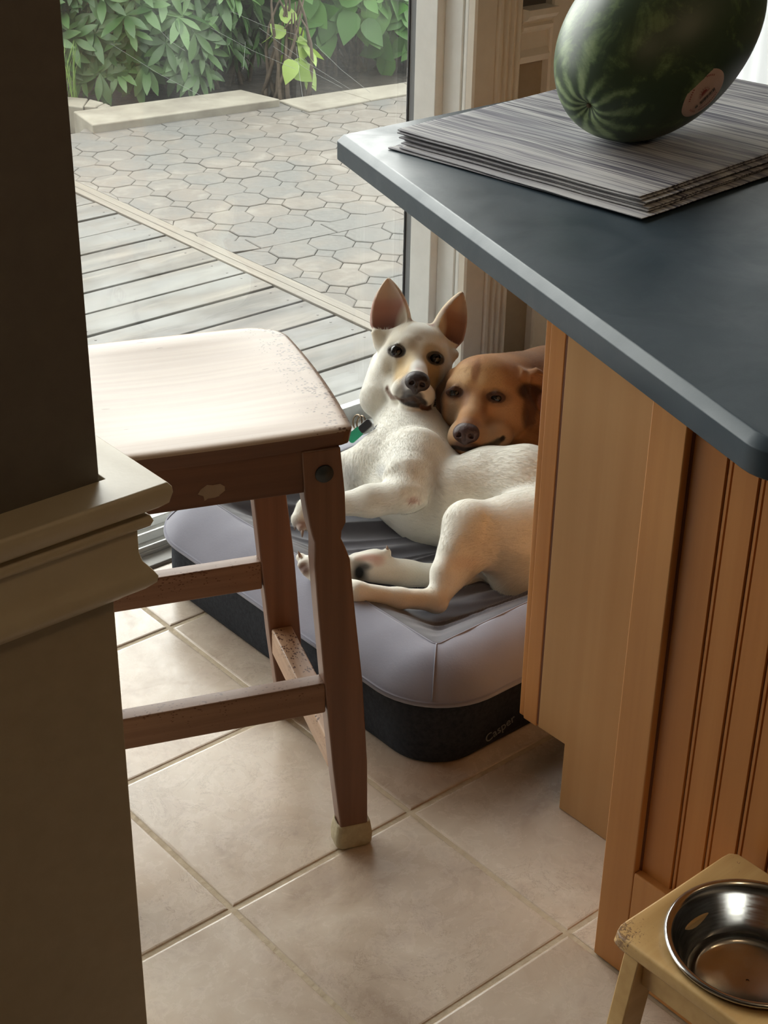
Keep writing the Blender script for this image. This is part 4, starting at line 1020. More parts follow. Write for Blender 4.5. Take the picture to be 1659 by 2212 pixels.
    def mesh(s):
        d = s.d; sg = d < 0; n = s.n
        c = np.zeros(tuple(n-1), np.uint8)
        for i in (0, 1):
            for j in (0, 1):
                for k in (0, 1): c += sg[i:n[0]-1+i, j:n[1]-1+j, k:n[2]-1+k]
        act = np.argwhere((c > 0) & (c < 8)); idx = np.full(tuple(n-1), -1, np.int32); idx[tuple(act.T)] = np.arange(len(act))
        acc = np.zeros((len(act), 3)); cnt = np.zeros(len(act)); cor = [(i, j, k) for i in (0, 1) for j in (0, 1) for k in (0, 1)]
        val = {q: d[act[:, 0]+q[0], act[:, 1]+q[1], act[:, 2]+q[2]].astype(float) for q in cor}
        for a in cor:
            for ax in range(3):
                if a[ax]: continue
                b = list(a); b[ax] = 1; b = tuple(b); va, vb = val[a], val[b]; m = (va < 0) != (vb < 0); t = np.where(m, va/(va-vb+1e-12), 0)
                p_ = np.array(a, float)[None]+t[:, None]*(np.array(b)-np.array(a))[None]; acc[m] += p_[m]; cnt[m] += 1
        V = s.lo+(act+acc/cnt[:, None])*s.res; F = []
        for ax in range(3):
            u_, v_ = (ax+1) % 3, (ax+2) % 3
            sh = [slice(1, n[i]-1) for i in range(3)]; sh[ax] = slice(0, n[ax]-1); s1 = list(sh); s1[ax] = slice(1, n[ax])
            A, B_ = sg[tuple(sh)], sg[tuple(s1)]; e_ = np.argwhere(A != B_)
            off = np.array([0 if i == ax else 1 for i in range(3)]); e_ = e_+off; inside_ = sg[tuple(e_.T)]
            q = []
            for du, dv in ((0, 0), (-1, 0), (-1, -1), (0, -1)):
                g = e_.copy(); g[:, u_] += du; g[:, v_] += dv; q.append(idx[tuple(g.T)])
            q = np.array(q).T; q[~inside_] = q[~inside_][:, ::-1]; F.append(q)
        F = np.concatenate(F); F = F[(F >= 0).all(1)]; return V, F
def vert_normals(V, F):
    a, b, c_, d_ = V[F[:, 0]], V[F[:, 1]], V[F[:, 2]], V[F[:, 3]]; fn = np.cross(c_-a, d_-b); N = np.zeros_like(V)
    for i in range(4): np.add.at(N, F[:, i], fn)
    return N/(np.linalg.norm(N, axis=1, keepdims=True)+1e-12)
def relax(V, F, it=2, lam=.5):
    E_ = np.concatenate([F[:, [0, 1]], F[:, [1, 2]], F[:, [2, 3]], F[:, [3, 0]]]); deg = np.bincount(E_.ravel(), minlength=len(V))[:, None]
    for _ in range(it):
        S_ = np.zeros_like(V); np.add.at(S_, E_[:, 0], V[E_[:, 1]]); np.add.at(S_, E_[:, 1], V[E_[:, 0]]); V = V+lam*(S_/np.maximum(deg, 1)-V)
    return V
def flow_dirs(V, N, flow):
    best = np.full(len(V), 1e9); out = np.zeros_like(V)
    for a, b, r, f in flow:
        ab = b-a; t = np.clip((V-a) @ ab/max(ab@ab, 1e-9), 0, 1); d = np.linalg.norm(V-a-t[:, None]*ab, axis=1)-r; w_ = np.exp(-np.maximum(d, -.02)*90)[:, None]; out += w_*f
    out -= N*(out*N).sum(1, keepdims=True); return out/(np.linalg.norm(out, axis=1, keepdims=True)+1e-9)
def dog_object(name, sc_, color_fn, fur_fn, rng, m, n_hair, origin, var=.06):
    V, F = sc_.mesh(); V = relax(V, F, 2, .45); N = vert_normals(V, F)
    C_ = color_fn(V, N); area_ = np.linalg.norm(np.cross(V[F[:, 2]]-V[F[:, 0]], V[F[:, 3]]-V[F[:, 1]]), axis=1)
    fl = fur_fn(V, N); G = flow_dirs(V, N, sc_.flow)
    wgt = area_*(fl[F[:, 0]] > 0)*np.where(N[F[:, 0], 2] > -.35, 1, .15); f = rng.choice(len(F), n_hair, p=wgt/wgt.sum()); u_, v_ = rng.uniform(size=(2, n_hair))
    w4 = np.array([(1-u_)*(1-v_), u_*(1-v_), u_*v_, (1-u_)*v_]).T[:, :, None]
    P_ = (V[F[f]]*w4).sum(1); Nn = (N[F[f]]*w4).sum(1); Nn /= np.linalg.norm(Nn, axis=1, keepdims=True); Gg = (G[F[f]]*w4).sum(1); Cc = (C_[F[f]]*w4).sum(1); L = (fl[F[f]]*w4[:, :, 0]).sum(1)*rng.uniform(.6, 1.25, n_hair)
    Gg = Gg+rng.normal(size=Gg.shape)*.20; Gg -= Nn*(Gg*Nn).sum(1, keepdims=True); Gg /= np.linalg.norm(Gg, axis=1, keepdims=True)+1e-9
    lift = rng.uniform(.02, .13, n_hair)[:, None]; d1 = Gg+Nn*lift; d1 /= np.linalg.norm(d1, axis=1, keepdims=True); side = -np.cross(Nn, Gg)*(.00022+.008*L[:, None])
    mid = P_+d1*L[:, None]*.55; tip = P_+(Gg*.9+Nn*lift*.55)*L[:, None]
    base_ = P_-Nn*.0003; H = np.stack([base_-side, base_+side, mid+side*.75, mid-side*.75, tip], 1); nb = len(V)
    HV = H.reshape(-1, 3); hi_ = nb+5*np.arange(n_hair)
    quads = np.concatenate([F, np.stack([hi_, hi_+1, hi_+2, hi_+3], 1)]); tris = np.stack([hi_+3, hi_+2, hi_+4], 1)
    AV = np.concatenate([V, HV]); AN = np.concatenate([N, np.repeat(Nn+Gg*.15, 5, 0)]); AN /= np.linalg.norm(AN, axis=1, keepdims=True)
    hc = np.repeat(Cc*np.clip(rng.normal(1.0, var, n_hair), .7, 1.35)[:, None], 5, 0); AC = np.concatenate([C_, hc]); AC = np.clip(AC, 0, 1)
    WV = to_world(AV)-np.array(origin); WN = AN @ AX3
    me = bpy.data.meshes.new(name); me.vertices.add(len(WV)); me.vertices.foreach_set('co', WV.ravel()); loops = np.concatenate([quads.ravel(), tris.ravel()])
    me.loops.add(len(loops)); me.loops.foreach_set('vertex_index', loops); st_ = np.concatenate([np.arange(len(quads))*4, len(quads)*4+np.arange(len(tris))*3]); tot = np.concatenate([np.full(len(quads), 4), np.full(len(tris), 3)])
    me.polygons.add(len(st_)); me.polygons.foreach_set('loop_start', st_); me.polygons.foreach_set('loop_total', tot); me.update(calc_edges=True); me.polygons.foreach_set('use_smooth', [True]*len(st_))
    ca_ = me.color_attributes.new('coat', 'FLOAT_COLOR', 'POINT'); ca_.data.foreach_set('color', np.concatenate([AC, np.ones((len(AC), 1))], 1).ravel())
    me.normals_split_custom_set_from_vertices([tuple(v) for v in WN]); me.materials.append(m)
    o = bpy.data.objects.new(name, me); COL.objects.link(o); o.location = origin; return o
def coat_mat(name, rough=.75, sheen=.25):
    m = mat(name, (.7, .65, .55), rough, spec=.25); n = NB(m); a = n.attr('coat'); n.base(a.outputs['Color']); n.b.inputs['Sheen Weight'].default_value = sheen; n.b.inputs['Sheen Roughness'].default_value = .4
    n.b.inputs['Subsurface Weight'].default_value = .12; n.b.inputs['Subsurface Radius'].default_value = (.01, .008, .006); n.b.inputs['Subsurface Scale'].default_value = 1
    n.bump(n.noise(n.coord('Object'), 330, 3, .6), .18, .0012); return m
def blob(V, c, r, B=None):
    """soft 0..1 mask of an ellipsoid region"""
    q = V-np.asarray(c); q = q if B is None else q @ np.asarray(B).T; d = np.sqrt(((q/np.asarray(r))**2).sum(1)); return np.clip(1.6-1.6*d+.3, 0, 1)**1.0
def seg_mask(V, pts, r, soft):
    d = np.full(len(V), 1e9)
    for a, b in zip(pts[:-1], pts[1:]):
        a, b = np.asarray(a), np.asarray(b); ab = b-a; t = np.clip((V-a) @ ab/max(ab@ab, 1e-9), 0, 1); d = np.minimum(d, np.linalg.norm(V-a-t[:, None]*ab, axis=1))
    return np.clip((r+soft-d)/soft, 0, 1)
def vnoise(V, s_, seed=0):
    r = np.random.default_rng(seed); k = r.normal(size=(9, 3))*s_; ph = r.uniform(0, 6.28, 9); return sum(np.sin(V @ k[i]+ph[i]) for i in range(9))/4.2
def mixc(C_, m_, col): return C_*(1-m_[:, None])+np.array(col)*m_[:, None]
M_eye = mat('dark_brown_eye', (.010, .006, .004), .16, spec=.35); M_eye.node_tree.nodes['Principled BSDF'].inputs['Coat Weight'].default_value = .35; M_eye.node_tree.nodes['Principled BSDF'].inputs['Coat Roughness'].default_value = .03
M_nose = noisy('dog_nose_leather', (.022, .013, .012), (.045, .027, .025), 160, .42, bump=.5, detail=3, dist=.002)
M_claw = mat('claw_horn', (.30, .20, .15), .4)
def ball(name, c, r, m, parent, org, sc3=(1, 1, 1), B=None, seg=32):
    bm = bmesh.new(); bmesh.ops.create_uvsphere(bm, u_segments=seg, v_segments=seg//2, radius=1)
    B = np.eye(3) if B is None else B
    for v in bm.verts: v.co = Vector((to_world(np.asarray(c)+(np.array(v.co)*r*np.array(sc3)) @ B)-np.array(org)))
    bmesh.ops.recalc_face_normals(bm, faces=bm.faces); return new_obj(name, bm, m, parent, True)

# ---------------------------------------------------------------- the white dog
def white_dog():
    WORG = np.array(tuple(onz(930, 1150, .15)))
    s = Sculpt(Q(1330, 1400, 2.50)*[1, 1, 0]+[-.62, -.02, -3.26], [.50, .50, -2.46], .0021) if False else None
    lo = np.array([-.19, -.26, -3.26]); hi = np.array([.47, .48, -2.50]); s = Sculpt(lo, hi, .0022)
    # trunk
    s.cap(Q(935, 1108, 2.91), Q(1065, 1076, 2.90), .070, .089, .02)
    s.cap(Q(1060, 1070, 2.90), Q(1250, 1120, 2.81), .090, .086, .02)
    s.ell(Q(1135, 1062, 2.87), (.075, .088, .09), k=.02, fur=(1, -.3, 0))
    s.cap(Q(880, 1060, 2.91), Q(980, 1090, 2.88), .072, .078, .03)
    # neck and ruff
    s.cap(Q(880, 800, 3.18), Q(886, 905, 3.10), .060, .064, .025); s.cap(Q(886, 905, 3.10), Q(886, 1015, 2.96), .064, .084, .03)
    s.cap(Q(836, 790, 3.13), Q(820, 860, 3.09), .034, .040, .012); s.cap(Q(915, 900, 3.12), Q(925, 1010, 2.97), .05, .06, .03)
    s.cap(Q(822, 984, 2.97), Q(800, 1012, 2.95), .045, .048, .03)
    # near foreleg: shoulder, upper arm, elbow, forearm, wrist, paw
    s.cap(Q(902, 985, 2.90), Q(880, 1035, 2.83), .054, .043, .022); s.cap(Q(880, 1035, 2.83), Q(893, 1072, 2.795), .042, .024, .012)
    s.ell(Q(905, 1083, 2.782), (.016, .0115, .013), k=.008)
    s.cap(Q(868, 1072, 2.79), Q(800, 1082, 2.80), .031, .0275, .02); s.cap(Q(800, 1082, 2.80), Q(715, 1092, 2.81), .0275, .019, .015); s.cap(Q(715, 1092, 2.81), Q(664, 1098, 2.82), .0185, .0175, .012)
    s.cap(Q(664, 1098, 2.82), Q(650, 1122, 2.815), .0185, .018, .010)
    for k, (x, y, D) in enumerate(((641, 1128, 2.82), (651, 1140, 2.80), (662, 1136, 2.81), (668, 1124, 2.83))): s.cap(Q(650, 1118, 2.815), Q(x, y, D), .009, .0078, .004)
    # far foreleg folded on the left of the chest
    s.cap(Q(805, 1000, 2.96), Q(756, 1012, 2.97), .040, .030, .02); s.cap(Q(756, 1012, 2.97), Q(752, 1085, 2.93), .031, .022, .016); s.cap(Q(752, 1085, 2.93), Q(700, 1102, 2.92), .020, .017, .012)
    # pelvis, near thigh, shank, hock, metatarsus, paw
    s.cap(Q(1250, 1150, 2.80), Q(1120, 1165, 2.745), .088, .075, .03); s.cap(Q(1130, 1150, 2.745), Q(1022, 1138, 2.70), .068, .044, .03)
    s.ell(Q(1120, 1200, 2.74), (.075, .062, .05), rotz(-.35), .03, fur=(.3, -1, 0)); s.ell(Q(1010, 1122, 2.70), (.034, .030, .032), k=.02, fur=(-.5, -1, 0))
    s.cap(Q(1004, 1140, 2.695), Q(958, 1238, 2.66), .038, .021, .018); s.cap(Q(958, 1238, 2.66), Q(942, 1296, 2.645), .0205, .016, .012); s.cap(Q(1030, 1190, 2.70), Q(948, 1296, 2.650), .032, .010, .022)
    s.ell(Q(946, 1305, 2.643), (.0145, .0145, .013), k=.01)
    s.cap(Q(936, 1296, 2.645), Q(860, 1292, 2.628), .0185, .0165, .012); s.cap(Q(860, 1292, 2.628), Q(770, 1277, 2.600), .0165, .0155, .012); s.cap(Q(770, 1277, 2.600), Q(700, 1250, 2.63), .0155, .016, .012)
    s.cap(Q(700, 1250, 2.63), Q(668, 1222, 2.65), .018, .018, .01)
    for x, y, D in ((650, 1205, 2.655), (653, 1220, 2.64), (662, 1234, 2.635), (674, 1240, 2.645)): s.cap(Q(674, 1226, 2.65), Q(x, y, D), .0095, .0085, .004)
    # far hind leg: metatarsus coming out under the shank, sole turned up
    s.cap(Q(1060, 1200, 2.80), Q(960, 1250, 2.745), .045, .026, .02); s.cap(Q(960, 1248, 2.745), Q(880, 1240, 2.74), .0235, .022, .015); s.cap(Q(880, 1240, 2.74), Q(806, 1226, 2.73), .022, .0265, .015); s.cap(Q(812, 1212, 2.73), Q(772, 1218, 2.73), .021, .020, .012)
    s.ell(Q(836, 1194, 2.725), (.0075, .0085, .008), k=.006); s.cap(Q(822, 1202, 2.72), Q(768, 1210, 2.715), .0085, .0075, .006)
    for x, y, D in ((752, 1212, 2.72), (748, 1228, 2.715), (752, 1244, 2.72), (764, 1254, 2.73)): s.cap(Q(790, 1234, 2.73), Q(x, y, D), .0125, .0095, .005)
    # rump down on the cushion, and belly fold
    s.cap(Q(1200, 1240, 2.80), Q(1110, 1262, 2.76), .055, .036, .03)
    s.ell(Q(1140, 1262, 2.735), (.045, .050, .045), k=.03, fur=(-.2, -1, .2))
    s.cap(Q(1230, 1170, 2.80), LW(.62, .14, .17), .06, .025, .03)
    # ---- head: frame with the roll of the skull
    EM = Q(899, 767, 3.045); a = math.radians(-11.0); HX = np.array([math.cos(a), math.sin(a), 0]); HY = np.array([-math.sin(a), math.cos(a), 0]); HZ = np.array([0, 0, 1.])
    B = np.array([HX, HY, HZ]); h = lambda x, y, z: EM+(x*HX+y*HY+z*HZ)*.001
    fur_up = HY*.6-HZ*.6
    s.ell(h(0, 6, -48), (.066, .058, .066), B, .02, fur=HY); s.ell(h(0, 34, -36), (.048, .030, .045), B, .02, fur=HY)       # braincase, forehead
    s.ell(h(-44, -30, -38), (.032, .038, .036), B, .02, fur=-HX*.4-HY); s.ell(h(46, -28, -38), (.031, .038, .036), B, .02, fur=HX*.4-HY)   # cheeks
    for sx in (-1, 1): s.cap(h(sx*14, 16, -2), h(sx*44, 14, -16), .017, .013, .014, fur=HY); s.cap(h(sx*30, -17, 0), h(sx*54, -8, -24), .013, .013, .012, fur=HX*sx)
    s.cap(h(1, -4, -10), h(8, -38, 42), .026, .0175, .016, fur=HY-HZ); s.cap(h(8, -38, 42), h(12, -50, 64), .0185, .0165, .010, fur=HY-HZ)      # bridge of the muzzle
    s.cap(h(-1, -48, -6), h(9, -70, 46), .036, .0270, .014, fur=-HY); s.cap(h(9, -72, 42), h(13, -76, 60), .0255, .0210, .010, fur=-HY)  # lips block
    s.ell(h(-16, -74, 42), (.0185, .0215, .024), B, .010, fur=-HX); s.ell(h(34, -77, 38), (.0170, .0205, .024), B, .010, fur=HX)    # flews
    s.cap(h(-2, -80, -12), h(9, -102, 38), .031, .0150, .012, fur=-HY); s.ell(h(8, -103, 40), (.020, .0115, .016), B, .008, fur=-HY)   # jaw
    s.cap(h(-30, -62, -20), h(-20, -84, 14), .022, .016, .014, fur=-HX); s.cap(h(36, -62, -20), h(33, -86, 10), .022, .016, .014, fur=HX)
    # mouth line, laid on the surface of the muzzle
    ML_ = [s.surface(h(x, y, 110), -HZ) for x, y in ((-43, -76), (-40, -83), (-33, -90), (-22, -95), (-8, -96), (3, -93), (11, -89), (19, -93), (30, -100), (39, -101), (45, -96))]
    for p_, q_ in zip(ML_[:-1], ML_[1:]): s.cap(p_, q_, .0026, .0026, .003, sub=True)
    # eyes
    EYE = {-1: h(-39, 0, 4), 1: h(38, 0, 3)}
    for sx in (-1, 1):
        s.ell(EYE[sx]+HZ*.010, (.0155, .0108, .012), B @ np.eye(3), .006, sub=True)
        s.cap(EYE[sx]+(HX*sx*-.013+HY*.004+HZ*.004), EYE[sx]+(HX*.000+HY*.0112+HZ*.006), .0030, .0032, .004, fur=HY); s.cap(EYE[sx]+(HY*.0112+HZ*.006), EYE[sx]+(HX*sx*.014+HY*.002-HZ*.002), .0038, .003, .005, fur=HY)
        s.cap(EYE[sx]+(HX*sx*-.013-HY*.003+HZ*.004), EYE[sx]+(-HY*.0095+HZ*.005), .0025, .0028, .004, fur=-HY); s.cap(EYE[sx]+(-HY*.0095+HZ*.005), EYE[sx]+(HX*sx*.014-HY*.001-HZ*.003), .003, .0025, .004, fur=-HY)
    # ears
    s.ear(h(-56, 34, -52), h(-84, 144, -40), HZ+HX*-.15, .040, .022, .0042, .012, 2.5, .06)
    s.cap(h(-74, 12, -50), h(-88, 30, -44), .012, .007, .014, fur=HY)
    s.ear(h(52, 34, -52), h(68, 146, -46), HZ+HX*.62, .037, .022, .0042, .012, 2.3, .06)
    s.cap(h(60, 10, -48), h(74, 20, -46), .014, .009, .014, fur=HY)
    NO = h(12, -58, 73)
    earL = (h(-56, 30, -52), h(-84, 144, -40)); earR = (h(52, 30, -52), h(68, 146, -46))
    ct_ = {}
    def color(V, N):
        cream = np.array([.82, .785, .70]); C_ = np.tile(cream, (len(V), 1)); n1 = vnoise(V, 40, 1); n2 = vnoise(V, 110, 2)
        C_ *= (1+.03*n1+.02*n2)[:, None]
        hx = (V-EM) @ HX*1000; hy = (V-EM) @ HY*1000; hz = (V-EM) @ HZ*1000; inhead = (np.abs(hx) < 110) & (hy > -115) & (hy < 165) & (hz > -110)
        tan = (.62, .44, .22); ltan = (.72, .58, .38)
        def hb(x, y, z, rx, ry, rz, soft=.8): return np.clip((1+soft-np.sqrt(((hx-x)/rx)**2+((hy-y)/ry)**2+((hz-z)/rz)**2))/soft, 0, 1)*inhead
        # cream-tan mask beside the muzzle, under and above the eyes; right side's shade painted in darker
        C_ = mixc(C_, .95*hb(-20, -34, 22, 13, 26, 40), (.70, .50, .26)); C_ = mixc(C_, .95*hb(38, -34, 12, 13, 30, 34), (.56, .38, .19))
        C_ = mixc(C_, .7*hb(-8, -10, 8, 12, 22, 30), ltan); C_ = mixc(C_, .65*hb(20, -14, 10, 10, 20, 30), (.58, .43, .24))
        C_ = mixc(C_, .7*hb(-46, -28, 0, 12, 16, 36), (.50, .42, .30)); C_ = mixc(C_, .75*hb(-18, 17, 0, 12, 11, 30), (.40, .32, .22)); C_ = mixc(C_, .75*hb(26, 14, 0, 14, 9, 30), (.50, .39, .23))
        C_ = mixc(C_, .6*hb(-2, 31, 0, 6, 4, 30), (.45, .36, .26)); C_ = mixc(C_, .25*hb(-8, 44, -5, 14, 8, 30), (.55, .45, .34))
        # white blaze above the nose
        C_ = mixc(C_, .95*hb(10, -30, 40, 11, 12, 28), (.86, .82, .78)); C_ = mixc(C_, .5*hb(10, -34, 55, 6, 4, 12), (.62, .36, .32)); C_ = mixc(C_, .9*hb(33, -52, 50, 8, 22, 18), (.84, .79, .72))
        # dark lips and chin
        dk = (.030, .026, .028); C_ = mixc(C_, .98*hb(12, -94, 58, 25, 10.5, 40, .22), dk); C_ = mixc(C_, .9*hb(9, -84, 66, 18, 12, 24, .35), (.04, .035, .038)); C_ = mixc(C_, .6*hb(-13, -84, 55, 11, 13, 20, .5), (.13, .12, .125)); C_ = mixc(C_, .7*hb(-9, -60, 62, 8, 14, 16, .6), (.33, .31, .33))
        C_ = mixc(C_, seg_mask(V, ML_, .0040, .002)*inhead, (.07, .045, .035)); C_ = mixc(C_, .8*seg_mask(V, ML_[:4], .006, .004), (.20, .12, .08)); C_ = mixc(C_, .8*seg_mask(V, ML_[-3:], .005, .003), (.16, .08, .06))
        # whisker roots
        C_ = mixc(C_, .3*hb(-20, -58, 45, 12, 14, 20)*(np.sin(hx*1.3)*np.sin(hy*1.3) > .3), (.25, .22, .20))
        # eye rims
        for sx in (-1, 1):
            q = V-EYE[sx]; ex = q @ HX; ey = q @ HY; r = np.sqrt((ex/.0185)**2+(ey/.0138)**2); C_ = mixc(C_, np.clip((1.04-r)/.10, 0, 1)*(np.abs(q @ HZ) < .03), (.018, .015, .016))
            C_ = mixc(C_, .30*np.clip((1.5-r)/.5, 0, 1)*(np.abs(q @ HZ) < .03), (.22, .185, .15)); C_ = mixc(C_, seg_mask(V, [EYE[sx]-HX*sx*.014, EYE[sx]-HX*sx*.021-HY*.004], .002, .002), (.05, .04, .04))
        # ears: pink inside, tan rims and backs
        for (b_, t_, sx) in ((*earL, -1), (*earR, 1)):
            y_ = t_-b_; L_ = np.linalg.norm(y_); y_ = y_/L_; t = (V-b_) @ y_/L_; near = (t > .02) & (np.linalg.norm(V-b_-np.outer(t*L_, y_), axis=1) < .055) & (hy > 20)
            z_ = HZ+HX*(-.15 if sx < 0 else .62); z_ -= y_*(z_@y_); z_ /= np.linalg.norm(z_); fr = np.clip((N @ z_-.05)/.3, 0, 1); x_ = np.cross(y_, z_); lat = np.abs((V-b_) @ x_); dep = (V-b_) @ z_
            hole = near*fr*np.clip((.012-dep)/.010, 0, 1)
            C_ = mixc(C_, near*np.clip(t*2.2-.1, 0, 1)*.8, (.66, .47, .27))
            C_ = mixc(C_, hole*.95*np.clip((.86-t)/.25, 0, 1)*np.clip((t+.05)/.08, 0, 1), (.46, .24, .20) if sx < 0 else (.37, .20, .15)); C_ = mixc(C_, hole*.6*np.clip((.42-t)/.3, 0, 1), (.22, .085, .08))
            C_ = mixc(C_, hole*.75*np.clip((t-.50)/.3, 0, 1), (.60, .47, .38))
        tuft = np.maximum(hb(-38, 56, -40, 9, 26, 40, 1.), hb(36, 60, -40, 8, 22, 40, 1.)); C_ = mixc(C_, .9*tuft, (.80, .73, .60)); C_ = mixc(C_, .8*hb(-70, 22, -40, 26, 12, 40, .8), (.78, .70, .56))
        # body tints: greyer at the chest and armpit, tan on the legs
        def pb(px, py, D, rx, ry, st_, col, rz=.06):
            nonlocal C_
            c_ = Q(px, py, D); q = (V-c_)/np.array([rx, ry, rz]); C_ = mixc(C_, st_*np.clip(1.5-np.sqrt((q**2).sum(1)), 0, 1), col)
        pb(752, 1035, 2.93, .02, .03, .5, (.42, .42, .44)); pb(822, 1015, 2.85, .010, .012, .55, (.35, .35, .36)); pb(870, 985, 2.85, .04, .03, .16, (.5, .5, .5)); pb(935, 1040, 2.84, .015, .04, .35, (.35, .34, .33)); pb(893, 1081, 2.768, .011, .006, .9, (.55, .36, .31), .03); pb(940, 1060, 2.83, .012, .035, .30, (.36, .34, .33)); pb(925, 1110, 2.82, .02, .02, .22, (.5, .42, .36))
        pb(1045, 1172, 2.66, .035, .018, .22, (.64, .49, .33)); pb(1005, 1215, 2.66, .030, .012, .35, (.66, .46, .34)); pb(930, 1300, 2.62, .04, .018, .55, (.62, .46, .27)); pb(800, 1300, 2.60, .07, .012, .40, (.62, .47, .30)); pb(1090, 1220, 2.69, .05, .03, .08, (.70, .54, .34))
        pb(690, 1100, 2.80, .02, .012, .3, (.6, .5, .42)); pb(652, 1134, 2.80, .014, .010, .9, (.34, .21, .17), .03); pb(850, 1245, 2.72, .06, .014, .35, (.66, .52, .34))
        # pads and pink skin of the turned-up hind foot
        pb(776, 1238, 2.705, .013, .019, 1., (.02, .023, .025), .04); pb(790, 1224, 2.705, .010, .006, .8, (.05, .05, .05), .02); pb(800, 1205, 2.705, .022, .006, .8, (.66, .40, .34), .03); pb(816, 1214, 2.705, .012, .007, .6, (.66, .42, .36), .03); pb(657, 1228, 2.635, .012, .011, .9, (.14, .07, .06), .03)
        return C_
    def furlen(V, N):
        L = np.full(len(V), .010); hx = (V-EM) @ HX*1000; hy = (V-EM) @ HY*1000; hz = (V-EM) @ HZ*1000; ih = (np.abs(hx) < 100) & (hy > -105) & (hz > -80); L[ih] = .0055
        L[ih & (hz > 15)] = .0032; face = ih & (np.sqrt(((hx-12)/24)**2+((hy+75)/36)**2) < 1) & (hz > 45); L[face] = 0
        for sx in (-1, 1):
            q = V-EYE[sx]; L[(np.sqrt(((q @ HX)/.017)**2+((q @ HY)/.012)**2) < 1) & (np.abs(q @ HZ) < .03)] = 0
        L[ih & (hy > 45) & (np.abs(hx) > 25)] = .003; L[(np.sqrt(((hx+38)/12)**2+((hy-50)/22)**2) < 1) & (np.abs(hz+40) < 40)] = .012; L[(np.sqrt(((hx-38)/10)**2+((hy-52)/18)**2) < 1) & (np.abs(hz+40) < 40)] = .011; L[(np.sqrt(((hx+64)/24)**2+((hy-34)/8)**2) < 1) & (np.abs(hz+40) < 40)] = .011
        legs = (V[:, 1] < Q(0, 1185, 2.7)[1]) & (V[:, 0] < Q(1000, 0, 2.7)[0]); L[legs] = .005
        for p_, r in ((Q(775, 1236, 2.71), .02), (Q(795, 1208, 2.71), .022), (Q(657, 1228, 2.64), .014), (Q(652, 1134, 2.8), .014)): L[np.linalg.norm(V-p_, axis=1) < r] = 0
        br_ = np.linalg.norm((V-Q(1100, 1245, 2.70))/np.array([.07, .05, .08]), axis=1) < 1; L[br_] = .026
        ch = np.linalg.norm((V-Q(900, 985, 2.85))/np.array([.07, .06, .08]), axis=1) < 1; L[ch] = .010
        sd = np.linalg.norm((V-Q(965, 1070, 2.8))/np.array([.04, .06, .08]), axis=1) < 1; L[sd] = .012
        return L
    rng = np.random.default_rng(5)
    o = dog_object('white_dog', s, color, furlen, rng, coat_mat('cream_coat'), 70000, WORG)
    tag(o, 'white dog with tall pricked ears reclining on the dog bed, looking at the viewer', 'dog')
    for sx in (-1, 1):
        e_ = ball('eye', EYE[sx]-HZ*.0005, .0126, M_eye, o, WORG)
    # nose leather with nostrils
    ns = Sculpt(NO-.032, NO+.032, .0010); ns.ell(NO, (.0245, .0180, .017), B, .004); ns.ell(NO+HY*.007-HZ*.004, (.0210, .0150, .017), B, .006); ns.cap(NO-HY*.012+HZ*.006, NO-HY*.019+HZ*.004, .0085, .006, .006)
    for sx in (-1, 1):
        ns.ell(NO+HX*sx*.0095-HY*.0035+HZ*.0135, (.0045, .0040, .006), B, .003, sub=True); ns.cap(NO+HX*sx*.0115-HY*.005+HZ*.012, NO+HX*sx*.0185-HY*.006+HZ*.004, .0018, .0012, .002, sub=True)
    ns.cap(NO-HY*.002+HZ*.0165, NO-HY*.018+HZ*.011, .0009, .0009, .002, sub=True)
    V, F = ns.mesh(); V = relax(V, F, 2); np_obj('nose', to_world(V)-WORG, F, M_nose, o)
    # claws
    for (x, y, D, dx, dy, dz) in ((641, 1131, 2.812, -.004, -.012, .002), (653, 1146, 2.795, 0, -.012, .004), (837, 1189, 2.722, -.001, .009, 0), (750, 1208, 2.712, -.008, .003, .003), (649, 1203, 2.645, -.004, .010, .002)):
        bm = bmesh.new(); p0 = Q(x, y, D); tube(bm, [Vector(to_world(p0+np.array([dx, dy, dz])*t)-WORG) for t in (0, .5, 1)], [.0032, .0024, .0008], 8); new_obj('claw', bm, M_claw, o, True)
    # collar with rings and a green tag
    col_o = []
    cc = Q(876, 922, 3.065); ring_pts = []
    tilt = basis((.86, .50, .0), (-.1, .38, .92))
    bm = bmesh.new(); NN = 72; rings = []
    for k in range(NN+1):
        a_ = 2*math.pi*k/NN; c0 = cc+tilt[0]*math.cos(a_)*.084+tilt[1]*math.sin(a_)*.058; out = (tilt[0]*math.cos(a_)+tilt[1]*math.sin(a_)); up = tilt[2]
        rings.append([Vector(to_world(c0+out*u_+up*v_)-WORG) for u_, v_ in ((0, -.011), (.003, -.011), (.003, .011), (0, .011))])
    loft(bm, rings, False); bmesh.ops.recalc_face_normals(bm, faces=bm.faces)
    cm = mat('black_white_webbing', (.02, .02, .022), .6); n = NB(cm); wv = n.n('ShaderNodeTexChecker'); wv.inputs['Scale'].default_value = 170; wv.inputs[1].default_value = (.02, .02, .022, 1); wv.inputs[2].default_value = (.20, .20, .20, 1); n.l(n.coord('Object'), wv.inputs[0]); n.base(wv.outputs[0])
    collar = new_obj('collar', bm, cm, o, True)
    def hoop(c, r, rr0, ax1, ax2, m, nm):
        bm = bmesh.new(); pts = [Vector(to_world(c+np.array(ax1)*r*math.cos(q)+np.array(ax2)*r*math.sin(q))-WORG) for q in np.linspace(0, 2*math.pi, 29)]; tube(bm, pts, rr0, 8, False); x = new_obj(nm, bm, m, collar, True); return x
    bronze = mat('worn_brass', (.22, .16, .11), .35, 1.0)
